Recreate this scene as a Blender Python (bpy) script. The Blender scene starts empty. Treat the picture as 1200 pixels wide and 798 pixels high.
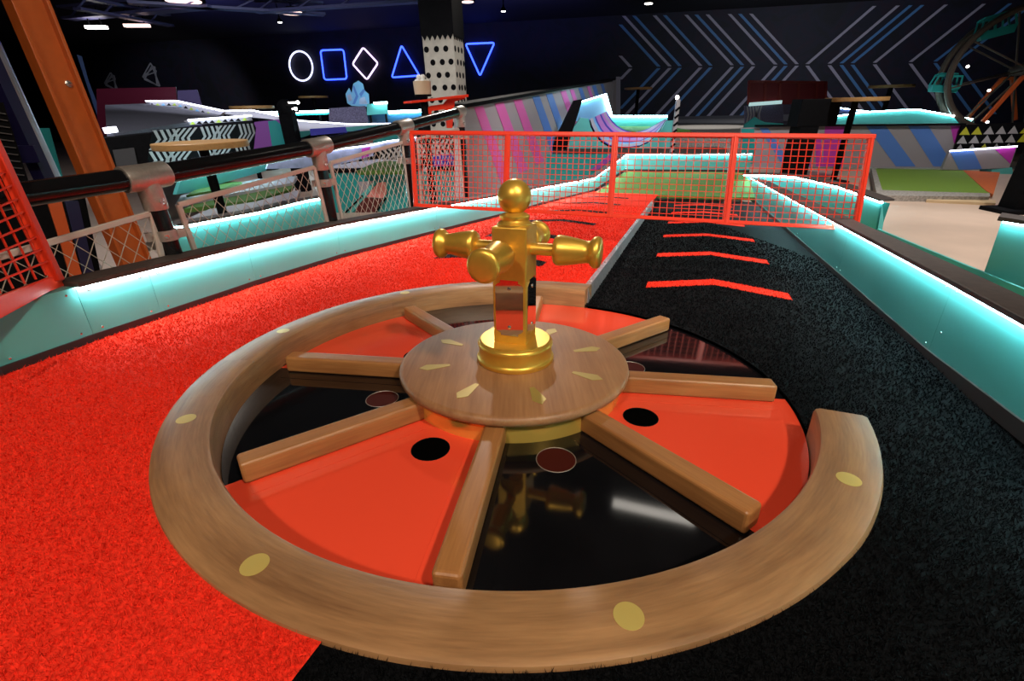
import bpy, bmesh, math, random
import numpy as np
from mathutils import Vector as V, Matrix
from mathutils.geometry import tessellate_polygon
random.seed(7); np.random.seed(7)
PI = math.pi; R = math.radians
scn = bpy.context.scene
COL = scn.collection

# ------------------------------------------------------------------ view geometry
F = 536.0
HC = 1.20                                   # camera height above the floor
TH, RO = R(27.2), R(1.4)                    # pitch below the horizon, roll
PIT, PRO = .3963, -.0084                    # pitch / roll against the tilted lane
PC = V((-.0046, -1.1197, .5194))            # camera in lane coordinates (metres, origin = wheel centre, z=0 ring top)
def basis(p, r):
    X = V((1, 0, 0)); U = V((0, math.sin(p), math.cos(p))); W = V((0, math.cos(p), -math.sin(p)))
    c, s = math.cos(r), math.sin(r)
    return Matrix((c*X + s*U, -s*X + c*U, -W)).transposed()
RP = basis(PIT, PRO); RW = basis(TH, -RO)
M3 = RW @ RP.transposed()
C0 = V((0, 0, HC))
LANE = Matrix.Translation(C0 - M3 @ PC) @ M3.to_4x4()     # lane -> world
LINV = LANE.inverted()
IDM = Matrix.Identity(4)
def ray(x, y): return RW @ V(((x-600)/F, -(y-399)/F, -1))
def pw(x, y, z=0):                          # point of the floor-parallel plane z
    d = ray(x, y); return C0 + d*((z-HC)/d.z)
def pY(x, y, Y):                            # point at forward distance Y
    d = ray(x, y); return C0 + d*(Y/d.y)
def pD(x, y, D): return C0 + ray(x, y)*D
def ppl(x, y, P, N):                        # point of a general plane (world)
    d = ray(x, y); return C0 + d*((P-C0).dot(N)/d.dot(N))
def pp(x, y, z=0):                          # point of lane plane z, lane coordinates
    d = RP @ V(((x-600)/F, -(y-399)/F, -1)); return PC + d*((z-PC.z)/d.z)
def plp(x, y, P, N):                        # general plane, lane coordinates
    d = RP @ V(((x-600)/F, -(y-399)/F, -1)); return PC + d*((P-PC).dot(N)/d.dot(N))
def w2l(p): return LINV @ p
def l2w(p): return LANE @ p
def hz(q, y):                               # height above plan point q that shows at picture row y
    lo, hi = -3., 9.
    for _ in range(50):
        m = (lo+hi)/2; c = RW.transposed() @ (V((q[0], q[1], m)) - C0)
        if 399 - F*c.y/(-c.z) > y: lo = m
        else: hi = m
    return lo

# ------------------------------------------------------------------ materials
def nodes_of(m): return m.node_tree.nodes, m.node_tree.links
def mat(name, col, rough=.5, metal=0., coat=0., emit=None, estr=0., spec=.5, alpha=1.):
    m = bpy.data.materials.new(name); m.use_nodes = True
    b = m.node_tree.nodes['Principled BSDF']
    b.inputs['Base Color'].default_value = (*col, 1); b.inputs['Roughness'].default_value = rough
    b.inputs['Metallic'].default_value = metal; b.inputs['Coat Weight'].default_value = coat
    b.inputs['Specular IOR Level'].default_value = spec
    if coat: b.inputs['Coat Roughness'].default_value = .06
    if emit: b.inputs['Emission Color'].default_value = (*emit, 1); b.inputs['Emission Strength'].default_value = estr
    return m
def vary(m, scale=30, amt=.15, bump=0., det=3, rough_amt=0):
    """uneven colour and a little relief"""
    N, L = nodes_of(m); b = N['Principled BSDF']
    tc = N.new('ShaderNodeTexCoord'); nz = N.new('ShaderNodeTexNoise')
    nz.inputs['Scale'].default_value = scale; nz.inputs['Detail'].default_value = det
    L.new(tc.outputs['Object'], nz.inputs['Vector'])
    c = list(b.inputs['Base Color'].default_value)[:3]
    mr = N.new('ShaderNodeValToRGB')
    mr.color_ramp.elements[0].position = .3; mr.color_ramp.elements[1].position = .7
    mr.color_ramp.elements[0].color = (*[v*(1-amt) for v in c], 1); mr.color_ramp.elements[1].color = (*[min(1, v*(1+amt)) for v in c], 1)
    L.new(nz.outputs['Fac'], mr.inputs['Fac']); L.new(mr.outputs['Color'], b.inputs['Base Color'])
    if bump:
        bp = N.new('ShaderNodeBump'); bp.inputs['Strength'].default_value = bump; bp.inputs['Distance'].default_value = .003
        L.new(nz.outputs['Fac'], bp.inputs['Height']); L.new(bp.outputs['Normal'], b.inputs['Normal'])
    if rough_amt:
        r0 = b.inputs['Roughness'].default_value
        m2 = N.new('ShaderNodeMapRange'); m2.inputs['To Min'].default_value = max(0, r0-rough_amt); m2.inputs['To Max'].default_value = r0+rough_amt
        L.new(nz.outputs['Fac'], m2.inputs['Value']); L.new(m2.outputs['Result'], b.inputs['Roughness'])
    return m
def wood(name, c1, c2, rough=.42, polar=False, axis=0, fine=1.0):
    m = bpy.data.materials.new(name); m.use_nodes = True
    N, L = nodes_of(m); b = N['Principled BSDF']; b.inputs['Roughness'].default_value = rough
    tc = N.new('ShaderNodeTexCoord')
    src = tc.outputs['Object']
    if polar:
        sp = N.new('ShaderNodeSeparateXYZ'); L.new(src, sp.inputs[0])
        at = N.new('ShaderNodeMath'); at.operation = 'ARCTAN2'; L.new(sp.outputs['Y'], at.inputs[0]); L.new(sp.outputs['X'], at.inputs[1])
        ln = N.new('ShaderNodeVectorMath'); ln.operation = 'LENGTH'; L.new(src, ln.inputs[0])
        cb = N.new('ShaderNodeCombineXYZ'); L.new(at.outputs[0], cb.inputs['X']); L.new(ln.outputs['Value'], cb.inputs['Y']); L.new(sp.outputs['Z'], cb.inputs['Z'])
        src = cb.outputs[0]
    mp = N.new('ShaderNodeMapping'); sc = [26*fine]*3; sc[axis] = 1.6*fine; mp.inputs['Scale'].default_value = sc
    L.new(src, mp.inputs['Vector'])
    n1 = N.new('ShaderNodeTexNoise'); n1.inputs['Scale'].default_value = 1.6; n1.inputs['Detail'].default_value = 6; n1.inputs['Distortion'].default_value = .6
    L.new(mp.outputs[0], n1.inputs['Vector'])
    n3 = N.new('ShaderNodeTexNoise'); n3.inputs['Scale'].default_value = 9; n3.inputs['Detail'].default_value = 4
    L.new(mp.outputs[0], n3.inputs['Vector'])
    n2 = N.new('ShaderNodeTexNoise'); n2.inputs['Scale'].default_value = 5; n2.inputs['Detail'].default_value = 2
    L.new(tc.outputs['Object'], n2.inputs['Vector'])
    a1 = N.new('ShaderNodeMath'); a1.operation = 'MULTIPLY_ADD'; a1.inputs[1].default_value = .45; L.new(n2.outputs['Fac'], a1.inputs[0])
    s0 = N.new('ShaderNodeMath'); s0.operation = 'MULTIPLY_ADD'; s0.inputs[1].default_value = .35; s0.inputs[2].default_value = -.18
    L.new(n3.outputs['Fac'], s0.inputs[0])
    s1 = N.new('ShaderNodeMath'); s1.operation = 'MULTIPLY_ADD'; s1.inputs[1].default_value = .6; L.new(n1.outputs['Fac'], s1.inputs[0]); L.new(s0.outputs[0], s1.inputs[2])
    L.new(s1.outputs[0], a1.inputs[2])
    rp = N.new('ShaderNodeValToRGB'); rp.color_ramp.elements[0].position = .3; rp.color_ramp.elements[1].position = .75
    rp.color_ramp.elements[0].color = (*c1, 1); rp.color_ramp.elements[1].color = (*c2, 1)
    L.new(a1.outputs[0], rp.inputs['Fac']); L.new(rp.outputs['Color'], b.inputs['Base Color'])
    bp = N.new('ShaderNodeBump'); bp.inputs['Strength'].default_value = .12; bp.inputs['Distance'].default_value = .002
    L.new(n3.outputs['Fac'], bp.inputs['Height']); L.new(bp.outputs['Normal'], b.inputs['Normal'])
    return m

M = {}
M['ring_wood'] = wood('ring_wood', (.17, .078, .032), (.41, .215, .092), .40, polar=True)
M['disc_wood'] = wood('disc_wood', (.22, .093, .038), (.42, .21, .092), .45, axis=1, fine=.7)
M['spoke_wood'] = wood('spoke_wood', (.25, .095, .028), (.48, .215, .07), .36)
M['table_wood'] = wood('table_wood', (.42, .22, .075), (.62, .36, .14), .45, fine=.5)
M['red_gloss'] = mat('red_gloss', (.86, .075, .032), .14, coat=.4)
M['black_gloss'] = vary(mat('black_gloss', (.004, .004, .005), .06, coat=.3), 9, .2, 0, 2, .02)
M['gold'] = vary(mat('gold_paint', (.84, .50, .075), .36, .72), 60, .04, .04)
M['gold_mirror'] = mat('gold_mirror', (.92, .62, .13), .20, .62)
M['brass'] = mat('brass_inlay', (.66, .50, .14), .40, .35)
M['brass_dull'] = mat('brass_inlay_dull', (.46, .34, .095), .42, .4)
M['chrome'] = mat('mirror_plate', (.85, .83, .80), .04, 1.)
M['steel'] = vary(mat('cast_steel', (.50, .45, .41), .42, .75), 120, .08, .08)
M['alu'] = vary(mat('worn_aluminium', (.55, .56, .58), .38, .85), 70, .22, .2)
M['screw'] = mat('screw_head', (.75, .73, .70), .25, .9)
M['rail_black'] = mat('black_tube', (.006, .006, .007), .18, spec=.4)
M['hole'] = mat('deep_hole', (.0012, .0012, .0012), 1., spec=0.)
M['black'] = vary(mat('matt_black', (.005, .005, .006), .7, spec=.06), 20, .2)
M['cap'] = vary(mat('kerb_cap_laminate', (.052, .040, .036), .55), 45, .25, .1)
M['gap_shade'] = mat('shadow_gap_tone', (.022, .012, .012), .6)
M['teal'] = vary(mat('teal_board', (.10, .46, .44), .34), 3, .04)
M['teal_d'] = mat('teal_dark_panel', (.015, .30, .29), .35)
M['red_paint'] = mat('red_powder_coat', (.76, .040, .012), .34)
M['orange_paint'] = vary(mat('orange_steel', (.50, .105, .018), .42), 14, .08, .02)
M['orange_frame'] = mat('orange_frame_paint', (.62, .10, .02), .4)
M['wire'] = mat('galvanised_wire', (.62, .55, .47), .4, .4)
M['frame_grey'] = mat('panel_frame_paint', (.56, .48, .43), .45, .15)
M['red_turf'] = vary(mat('red_turf', (.80, .034, .015), .85, spec=.1), 190, .22, .3)
M['black_turf'] = vary(mat('black_turf', (.0030, .0033, .0042), .7, spec=.06), 190, .5, .4)
M['green_turf'] = vary(mat('green_turf', (.065, .155, .020), .85), 120, .3, .4)
M['lawn_turf'] = vary(mat('lawn_turf', (.19, .32, .035), .85), 120, .3, .4)
M['orange_turf'] = vary(mat('orange_turf', (.62, .13, .03), .85), 120, .25, .4)
M['grey_turf'] = vary(mat('grey_turf', (.065, .065, .085), .85), 60, .2, .3)
M['led'] = mat('led_strip', (.8, .9, .9), .4, emit=(.55, .95, 1.), estr=55)
M['led_left'] = mat('led_strip_cool_white', (.8, .9, .9), .4, emit=(.80, .97, 1.), estr=85)
M['led_bg'] = mat('led_strip_far', (.8, .9, .9), .4, emit=(.55, .95, 1.), estr=34)
M['led_white'] = mat('led_strip_white', (.9, .9, .95), .4, emit=(.82, .84, 1.), estr=7)
M['neon_white'] = mat('neon_white', (.8, .8, 1), .3, emit=(.62, .66, 1.), estr=2.6)
M['neon_blue'] = mat('neon_blue', (.3, .4, 1), .3, emit=(.024, .062, 1.), estr=5.5)
M['neon_pink'] = mat('neon_pinkish', (.9, .7, 1), .3, emit=(.82, .60, 1.), estr=2.4)
M['pink'] = mat('pink_paint', (.66, .11, .42), .5)
M['grey'] = mat('grey_paint', (.33, .30, .32), .5)
M['blue'] = mat('blue_paint', (.09, .22, .62), .5)
M['purple'] = mat('purple_paint', (.24, .06, .34), .5)
M['magenta'] = mat('magenta_paint', (.52, .04, .42), .5)
M['navy'] = mat('navy_paint', (.015, .018, .09), .5)
M['royal'] = mat('royal_blue_paint', (.035, .035, .42), .5)
M['white'] = mat('white_paint', (.45, .45, .50), .5)
M['offwhite'] = mat('offwhite_paint', (.42, .40, .40), .55)
M['cream'] = mat('cream_paint', (.55, .43, .30), .55)
M['beige_col'] = vary(mat('beige_column_paint', (.50, .46, .38), .6), 12, .1)
M['yellow'] = mat('yellow_paint', (.55, .52, .03), .5)
M['lime'] = mat('lime_paint', (.45, .62, .06), .5)
M['skyblue'] = mat('sky_blue_paint', (.20, .50, .80), .45)
M['marble'] = vary(mat('lilac_marble_print', (.42, .48, .70), .4), 4, .4)
M['speckle'] = vary(mat('grey_speckle_print', (.10, .09, .16), .6), 45, .5)
M['darkred'] = mat('dark_red_mesh', (.20, .008, .012), .5)
M['pinkish'] = mat('salmon_panel', (.75, .25, .22), .5)
M['maroon'] = mat('maroon_panel', (.10, .012, .010), .5)
M['cup_red'] = mat('cup_dark_red', (.05, .006, .004), .7, spec=.1)
M['skirt'] = mat('dark_skirting', (.06, .055, .06), .6)
M['concrete'] = vary(mat('stone_edge', (.34, .31, .28), .75), 40, .35, .2)
M['plank'] = mat('pale_plank', (.66, .48, .28), .5)
M['bolt_blue'] = mat('navy_bracket', (.012, .010, .055), .4)
M['silver'] = mat('silver_pipe', (.55, .53, .60), .3, .8)
M['lamp'] = mat('lamp_disc', (.9, .9, .9), .4, emit=(1, .92, .86), estr=9)
M['lamp_pink'] = mat('lamp_bar_pink', (.9, .8, .8), .4, emit=(1, .66, .58), estr=2.2)
M['duct'] = mat('truss_blue_wash', (.10, .10, .24), .5)  # blue of the wash light is put into this base colour
M['golf'] = mat('golf_ball_white', (.8, .8, .76), .35)

def mural():
    m = bpy.data.materials.new('dark_mural'); m.use_nodes = True
    N, L = nodes_of(m); b = N['Principled BSDF']; b.inputs['Roughness'].default_value = .7
    tc = N.new('ShaderNodeTexCoord'); n = N.new('ShaderNodeTexNoise'); n.inputs['Scale'].default_value = .9; n.inputs['Detail'].default_value = 4; n.inputs['Distortion'].default_value = 2.5
    L.new(tc.outputs['Object'], n.inputs['Vector'])
    rp = N.new('ShaderNodeValToRGB'); e = rp.color_ramp.elements
    e[0].position = .35; e[0].color = (0.0030, 0.0030, 0.0070, 1); e[1].position = .50; e[1].color = (0.0045, 0.0055, 0.0187, 1)
    x = e.new(.60); x.color = (0.0112, 0.0030, 0.0138, 1); x = e.new(.72); x.color = (0.0025, 0.0035, 0.0100, 1)
    L.new(n.outputs['Fac'], rp.inputs['Fac']); L.new(rp.outputs['Color'], b.inputs['Base Color'])
    return m
M['wall_mural'] = mural()
M['ceil'] = mat('black_ceiling', (.006, .006, .009), .8)
M['floor'] = vary(mat('beige_vinyl', (.56, .42, .33), .45), 2.2, .08)

# ------------------------------------------------------------------ mesh builder
ORG = {}
class MB:
    def __init__(s): s.v = []; s.f = []; s.m = []
    def face(s, pts, mi=0):
        n = len(s.v); s.v += [V(p) for p in pts]; s.f.append(tuple(range(n, n+len(pts)))); s.m.append(mi)
    def prism(s, pts, off, mi=0, side=None):
        pts = [V(p) for p in pts]; off = V(off); n = len(pts); b = len(s.v)
        s.v += pts + [p+off for p in pts]
        nrm = V((0, 0, 0))
        for i in range(n): nrm += pts[i].cross(pts[(i+1) % n])
        flip = nrm.dot(off) > 0
        fs = [tuple(range(b, b+n)), tuple(range(b+2*n-1, b+n-1, -1))]
        for i in range(n):
            j = (i+1) % n; fs.append((b+j, b+i, b+n+i, b+n+j))
        if flip: fs = [tuple(reversed(f)) for f in fs]
        s.f += fs; s.m += [mi, mi] + [mi if side is None else side]*n
    def box(s, c, h, rot=None, mi=0):
        c = V(c); b = len(s.v); rot = rot or Matrix.Identity(3)
        for z in (-1, 1):
            for x, y in ((-1, -1), (1, -1), (1, 1), (-1, 1)):
                s.v.append(c + rot @ V((x*h[0], y*h[1], z*h[2])))
        for f in ((3, 2, 1, 0), (4, 5, 6, 7), (0, 1, 5, 4), (1, 2, 6, 5), (2, 3, 7, 6), (3, 0, 4, 7)):
            s.f.append(tuple(b+i for i in f)); s.m.append(mi)
    def bar(s, a, b, w, h=None, up=(0, 0, 1), mi=0):
        a, b = V(a), V(b); h = h or w; d = (b-a); L = d.length
        if L < 1e-6: return
        d /= L; up = V(up); sx = d.cross(up)
        if sx.length < 1e-4: sx = d.cross(V((1, 0, 0)))
        sx.normalize(); uz = sx.cross(d)
        s.box((a+b)/2, (L/2, w/2, h/2), Matrix((d, -sx, uz)).transposed(), mi)
    def tube(s, path, r, n=14, caps=True, mi=0, closed=False):
        P = [V(p) for p in path]; k = len(P); rr = r if isinstance(r, (list, tuple)) else [r]*k
        b0 = len(s.v); prev = None
        for i in range(k):
            if closed: t = (P[(i+1) % k]-P[i-1])
            else: t = P[min(i+1, k-1)] - P[max(i-1, 0)]
            t.normalize()
            if prev is None:
                a = t.cross(V((0, 0, 1)))
                if a.length < .05: a = t.cross(V((1, 0, 0)))
            else: a = prev - t*prev.dot(t)
            a.normalize(); prev = a; bb = t.cross(a)
            for j in range(n):
                an = 2*PI*j/n; s.v.append(P[i] + (a*math.cos(an) + bb*math.sin(an))*rr[i])
        for i in range(k if closed else k-1):
            i2 = (i+1) % k
            for j in range(n):
                j2 = (j+1) % n; s.f.append((b0+i*n+j2, b0+i*n+j, b0+i2*n+j, b0+i2*n+j2)); s.m.append(mi)
        if caps and not closed:
            s.f.append(tuple(b0+j for j in range(n))); s.m.append(mi)
            s.f.append(tuple(b0+(k-1)*n+j for j in reversed(range(n)))); s.m.append(mi)
    def lathe(s, prof, o, ax=(0, 0, 1), n=40, mi=0):
        """prof: (radius, distance along the axis)"""
        o = V(o); ax = V(ax).normalized(); a = ax.cross(V((0, 0, 1)))
        if a.length < .05: a = V((1, 0, 0))
        a.normalize(); b = ax.cross(a); b0 = len(s.v); k = len(prof)
        for r, h in prof:
            for j in range(n):
                an = 2*PI*j/n; s.v.append(o + ax*h + (a*math.cos(an)+b*math.sin(an))*r)
        for i in range(k-1):
            for j in range(n):
                j2 = (j+1) % n; s.f.append((b0+i*n+j, b0+i*n+j2, b0+(i+1)*n+j2, b0+(i+1)*n+j)); s.m.append(mi)
        if prof[0][0] > 1e-5: s.f.append(tuple(b0+j for j in reversed(range(n)))); s.m.append(mi)
        if prof[-1][0] > 1e-5: s.f.append(tuple(b0+(k-1)*n+j for j in range(n))); s.m.append(mi)
    def sphere(s, c, r, n=24, mi=0, ax=(0, 0, 1)):
        s.lathe([(max(r*math.sin(PI*i/(n//2)), 1e-6), -r*math.cos(PI*i/(n//2))) for i in range(n//2+1)], c, ax, n, mi)
    def build(s, name, mats, parent=None, frame=IDM, origin=None, smooth=False, bevel=0., seg=2, angle=35):
        if not isinstance(mats, (list, tuple)): mats = [mats]
        if parent is not None: o0 = ORG[parent.name]
        else:
            if origin is None:
                vs = s.v; lo = [min(p[i] for p in vs) for i in range(3)]; hi = [max(p[i] for p in vs) for i in range(3)]
                origin = ((lo[0]+hi[0])/2, (lo[1]+hi[1])/2, lo[2])
            o0 = V(origin)
        me = bpy.data.meshes.new(name); me.from_pydata([tuple(p-o0) for p in s.v], [], s.f); me.update()
        for m in mats: me.materials.append(M[m] if isinstance(m, str) else m)
        me.polygons.foreach_set('material_index', s.m)
        bm = bmesh.new(); bm.from_mesh(me); bmesh.ops.remove_doubles(bm, verts=bm.verts, dist=1e-5)
        bmesh.ops.recalc_face_normals(bm, faces=bm.faces); bm.to_mesh(me); bm.free()
        ob = bpy.data.objects.new(name, me); COL.objects.link(ob)
        if parent is not None: ob.parent = parent
        else: ob.matrix_world = frame @ Matrix.Translation(o0)
        ORG[ob.name] = o0
        if smooth:
            me.polygons.foreach_set('use_smooth', [True]*len(me.polygons)); me.set_sharp_from_angle(angle=R(angle))
        if bevel:
            md = ob.modifiers.new('bevel', 'BEVEL'); md.width = bevel; md.segments = seg; md.limit_method = 'ANGLE'; md.angle_limit = R(40)
        return ob
def tag(o, label, cat, group=None, kind=None):
    o['label'] = label; o['category'] = cat
    if group: o['group'] = group
    if kind: o['kind'] = kind
    return o
def thing(name, label, cat, frame, origin, group=None):
    o = bpy.data.objects.new(name, None); COL.objects.link(o); o.empty_display_size = .1
    o.matrix_world = frame @ Matrix.Translation(V(origin)); ORG[o.name] = V(origin)
    return tag(o, label, cat, group)
def structure(o): o['kind'] = 'structure'; return o

# plan helpers: vertical plane through two plan points
class Wall:
    """vertical plane through world plan points A and B; maps picture points on to it"""
    def __init__(s, A, B):
        s.A = V((A[0], A[1], 0)); s.B = V((B[0], B[1], 0)); d = s.B - s.A; s.d = d.normalized()
        s.n = V((d.y, -d.x, 0)).normalized()
        if s.n.dot(C0 - s.A) < 0: s.n.negate()
    def at(s, x, y, lift=0): return ppl(x, y, s.A + s.n*lift, s.n)
    def poly(s, pts, lift=0): return [s.at(x, y, lift) for x, y in pts]
    def slab(s, mb, pts, th=.04, mi=0, side=None): mb.prism(s.poly(pts), -s.n*th, mi, side)
    def paint(s, mb, pts, mi, lift=.002): mb.prism(s.poly(pts, lift), -s.n*(lift*.9), mi)
def flat(mb, pts, z, th=.04, mi=0): mb.prism([pw(x, y, z) for x, y in pts], (0, 0, -th), mi)
def xy(p): return (p.x, p.y)
def lerp(a, b, t): return a + (b-a)*t

# ================================================================== THE LANE WITH THE WHEEL (lane coordinates)
UD = V((.3469, .9379, 0)); TD = V((.9379, -.3469, 0)); T0 = .047
def st(s, t, z=0): return UD*s + TD*t + V((0, 0, z))
def sstep(a, b, x): x = min(1, max(0, (x-a)/(b-a))); return x*x*(3-2*x)
ZR = -.007
def zblack(s): return lerp(-.010, -.066, sstep(-.50, .0, s))
RO_, RI_ = .80, .70
KL = [(-1.20, -.62), (-1.275, -.30), (-1.318, -.065), (-1.268, .165), (-1.207, .368), (-1.09, .77), (-.905, 1.288), (-.51, 2.07), (-.05, 2.96), (.30, 3.70), (1.086, 5.24)]
TK = 1.12
S_END = 5.05

# --- base deck
d = MB()
d.prism([(-1.25, -.6, -.2), (-.1, -1.05, -.2), (.75, -1.45, -.2), (st(S_END+.1, TK).x, st(S_END+.1, TK).y, -.2), (1.086, 5.24, -.2), (-.05, 2.96, -.2), (-1.08, .8, -.2)], (0, 0, -.06))
tag(d.build('lane_deck', 'black', frame=LANE), 'hidden black boarding that carries the tilted lane under the wheel', 'deck')

# --- turf
def pt_in_kerb(P):
    ok = np.ones(len(P), bool)
    for (a, b) in zip(KL[:-1], KL[1:]):
        dx, dy = b[0]-a[0], b[1]-a[1]
        seg = (P[:, 1] >= a[1]) & (P[:, 1] < b[1])
        xl = a[0] + (P[:, 1]-a[1])*dx/dy
        ok &= ~(seg & (P[:, 0] < xl + .004))
    return ok
CH_S = [1.09 + .675*k for k in range(6)]
def chev_mask(S, T, tc):
    m = np.zeros(len(S), bool)
    for s0 in CH_S:
        line = s0 + .148*(1-np.abs(T-tc)/.293)
        m |= (np.abs(T-tc) < .293) & (np.abs(S-line) < .05)
    return m
def chev_faces(mb, tc, zf, mi):
    for s0 in CH_S:
        for sg in (-1, 1):
            q = [(s0-.05, tc+sg*.293), (s0+.05, tc+sg*.293), (s0+.198, tc), (s0+.098, tc)]
            mb.prism([st(s, t, zf(s)+.0022) for s, t in q], (0, 0, -.002), mi)
def turf(name, base, mats, region, zf, tc, n_near, n_far, label):
    me = base
    chev_faces(me, tc, zf, 1)
    # pile: single upright blades
    v, f, mi = [], [], []
    cam = np.array(PC)
    out = []
    n = n_near
    P = np.random.rand(n*14, 2)*np.array([3.2, 4.6]) + np.array([-1.5, -1.02])
    dist = np.sqrt((P[:, 0]-cam[0])**2 + (P[:, 1]-cam[1])**2 + cam[2]**2)
    P = P[(np.random.rand(len(P)) < np.minimum(1, .62/dist)**2) & region(P)][:n]
    dist = np.sqrt((P[:, 0]-cam[0])**2 + (P[:, 1]-cam[1])**2 + cam[2]**2)
    out.append((P, .0075 + 0*dist, .0017*np.maximum(1, dist/.8)))
    V3, FI, MI = [], [], []; base_n = 0
    for P, hgt, wid in out:
        k = len(P); S = P @ np.array([UD.x, UD.y]); T = P @ np.array([TD.x, TD.y])
        Z = np.array([zf(s) for s in S]); an = np.random.rand(k)*2*PI
        dx, dy = np.cos(an)*wid/2, np.sin(an)*wid/2; h = hgt*(.6+.6*np.random.rand(k)); ln = (np.random.rand(k, 2)-.5)*hgt[:, None]*1.5
        a = np.stack([P[:, 0]-dx, P[:, 1]-dy, Z], 1); b = np.stack([P[:, 0]+dx, P[:, 1]+dy, Z], 1)
        c = np.stack([P[:, 0]+ln[:, 0], P[:, 1]+ln[:, 1], Z+h], 1)
        V3.append(np.stack([a, b, c], 1).reshape(-1, 3)); MI.append(chev_mask(S, T, tc).astype(np.int32))
    V3 = np.concatenate(V3); MI = np.concatenate(MI); nb = len(MI)
    bv = np.array([tuple(p) for p in me.v]); 
    verts = np.concatenate([bv, V3]); faces = list(me.f) + [(len(bv)+3*i, len(bv)+3*i+1, len(bv)+3*i+2) for i in range(nb)]
    o = bpy.data.meshes.new(name); o.from_pydata(verts.tolist(), [], faces); o.update()
    for m in mats: o.materials.append(M[m])
    o.polygons.foreach_set('material_index', np.concatenate([np.array(me.m, np.int32), MI]))
    ob = bpy.data.objects.new(name, o); COL.objects.link(ob); ob.matrix_world = LANE
    tag(ob, label, 'turf', kind='stuff'); return ob
arc = lambda r, a0, a1, n, z: [V((r*math.cos(R(a0+(a1-a0)*i/n)), r*math.sin(R(a0+(a1-a0)*i/n)), z)) for i in range(n+1)]
base = MB()
A_o = 66.0
pts = [st(S_END, T0, ZR), st(.72, T0, ZR)] + arc(.77, 67.5, 253.5, 60, ZR) + [st(-1.0, T0, ZR), V((-.9, -.9, ZR))] + [V((x, y, ZR)) for x, y in KL]
tri = tessellate_polygon([pts])
for t in tri: base.face([pts[i] for i in t], 0)
def reg_red(P):
    T = P @ np.array([TD.x, TD.y]); S = P @ np.array([UD.x, UD.y])
    return (T < T0) & (np.hypot(P[:, 0], P[:, 1]) > .801) & pt_in_kerb(P) & (S < S_END)
turf('red_turf', base, ['red_turf', 'black_turf'], reg_red, lambda s: ZR, -.53, 210000, 0, 'bright red artificial turf with short pile on the half of the lane beside the railing')
base = MB()
ns, nt = 200, 36
G = [[None]*(nt+1) for _ in range(ns+1)]
def rb_of(a): return .70 if -21.5 < a < 66 else .77
for i in range(ns+1):
    s = -1.1 + (S_END+1.1)*(i/ns)
    for j in range(nt+1):
        t = T0 + (TK-T0)*j/nt; p = st(s, t); p.z = zblack(s); G[i][j] = p
inside = lambda p: math.hypot(p.x, p.y) < rb_of(math.degrees(math.atan2(p.y, p.x)))
ins = [[inside(p) for p in r] for r in G]
for i in range(ns):
    for j in range(nt):
        q = ((i, j), (i, j+1), (i+1, j+1), (i+1, j)); k = [ins[a][b] for a, b in q]
        if all(k): continue
        P4 = []
        for a, b in q:
            p = G[a][b].copy()
            if ins[a][b]:
                rr = math.hypot(p.x, p.y); f = rb_of(math.degrees(math.atan2(p.y, p.x)))/max(rr, 1e-4)
                z = p.z; p = V((p.x*f, p.y*f, z))
            P4.append(p)
        base.face(P4, 0)
def reg_black(P):
    T = P @ np.array([TD.x, TD.y]); S = P @ np.array([UD.x, UD.y]); r = np.hypot(P[:, 0], P[:, 1]); a = np.degrees(np.arctan2(P[:, 1], P[:, 0]))
    lim = np.where((a > -22.5) & (a < 66), .701, .801)
    return (T > T0+.004) & (T < TK-.004) & (r > lim) & (S < S_END)
turf('black_turf', base, ['black_turf', 'red_turf'], reg_black, zblack, .553, 210000, 0, 'black artificial turf with red arrow chevrons on the half of the lane beside the right kerb')

# --- aluminium step between the two halves
mb = MB()
pr = [(T0-.016, ZR+.004), (T0+.006, ZR+.004), (T0+.010, -.066), (T0-.002, -.066), (T0-.002, ZR-.002), (T0-.016, ZR-.002)]
a, b = .735, S_END-.75
mb.prism([st(a, t, z) for t, z in pr], UD*(b-a))
strip = mb.build('edge_strip', 'alu', frame=LANE)
tag(strip, 'long worn aluminium edging strip between the red turf and the black turf', 'edging')
for k in range(9):
    h = MB(); s = a+.12+k*.36; h.lathe([(.0065, 0), (.0055, .002), (.001, .0026)], st(s, T0-.005, ZR+.004), n=12); h.build('screw', 'screw', strip, smooth=True)

# --- wooden ring
ring = thing('wooden_ring', 'broad wooden ring with brass discs, open at one side, set around the wheel', 'ring', LANE, (0, 0, -.09))
def arcseg(a0, a1, n=48):
    m = MB(); prof = []
    bev = .010
    pr = [(RI_, -.09), (RI_, -bev), (RI_+bev*.3, -bev*.3), (RI_+bev, 0), (RO_-bev*1.3, 0), (RO_-bev*.4, -bev*.35), (RO_, -bev*1.4), (RO_, -.09)]
    k = len(pr); b0 = 0
    for i in range(n+1):
        an = R(a0+(a1-a0)*i/n)
        for r, z in pr: m.v.append(V((r*math.cos(an), r*math.sin(an), z)))
    for i in range(n):
        for j in range(k):
            j2 = (j+1) % k; m.f.append((i*k+j, i*k+j2, (i+1)*k+j2, (i+1)*k+j)); m.m.append(0)
    m.f.append(tuple(range(k))); m.m.append(0); m.f.append(tuple(n*k+j for j in reversed(range(k)))); m.m.append(0)
    return m
seams = [65.6, 130.5, 195.5, 337.6]
for a0, a1 in zip(seams[:-1], seams[1:]):
    arcseg(a0+.012, a1-.012, int((a1-a0)*.8)).build('ring_segment', 'ring_wood', ring, smooth=True, angle=30)
for a in (-41.5, -79.8, -118.4, -157.2, 163.4, 124.5):
    m = MB(); m.lathe([(.0185, -.002), (.0185, .0006), (.001, .0006)], (.752*math.cos(R(a)), .752*math.sin(R(a)), -.0002), n=32)
    o = m.build('brass_disc', 'brass', ring)

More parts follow.
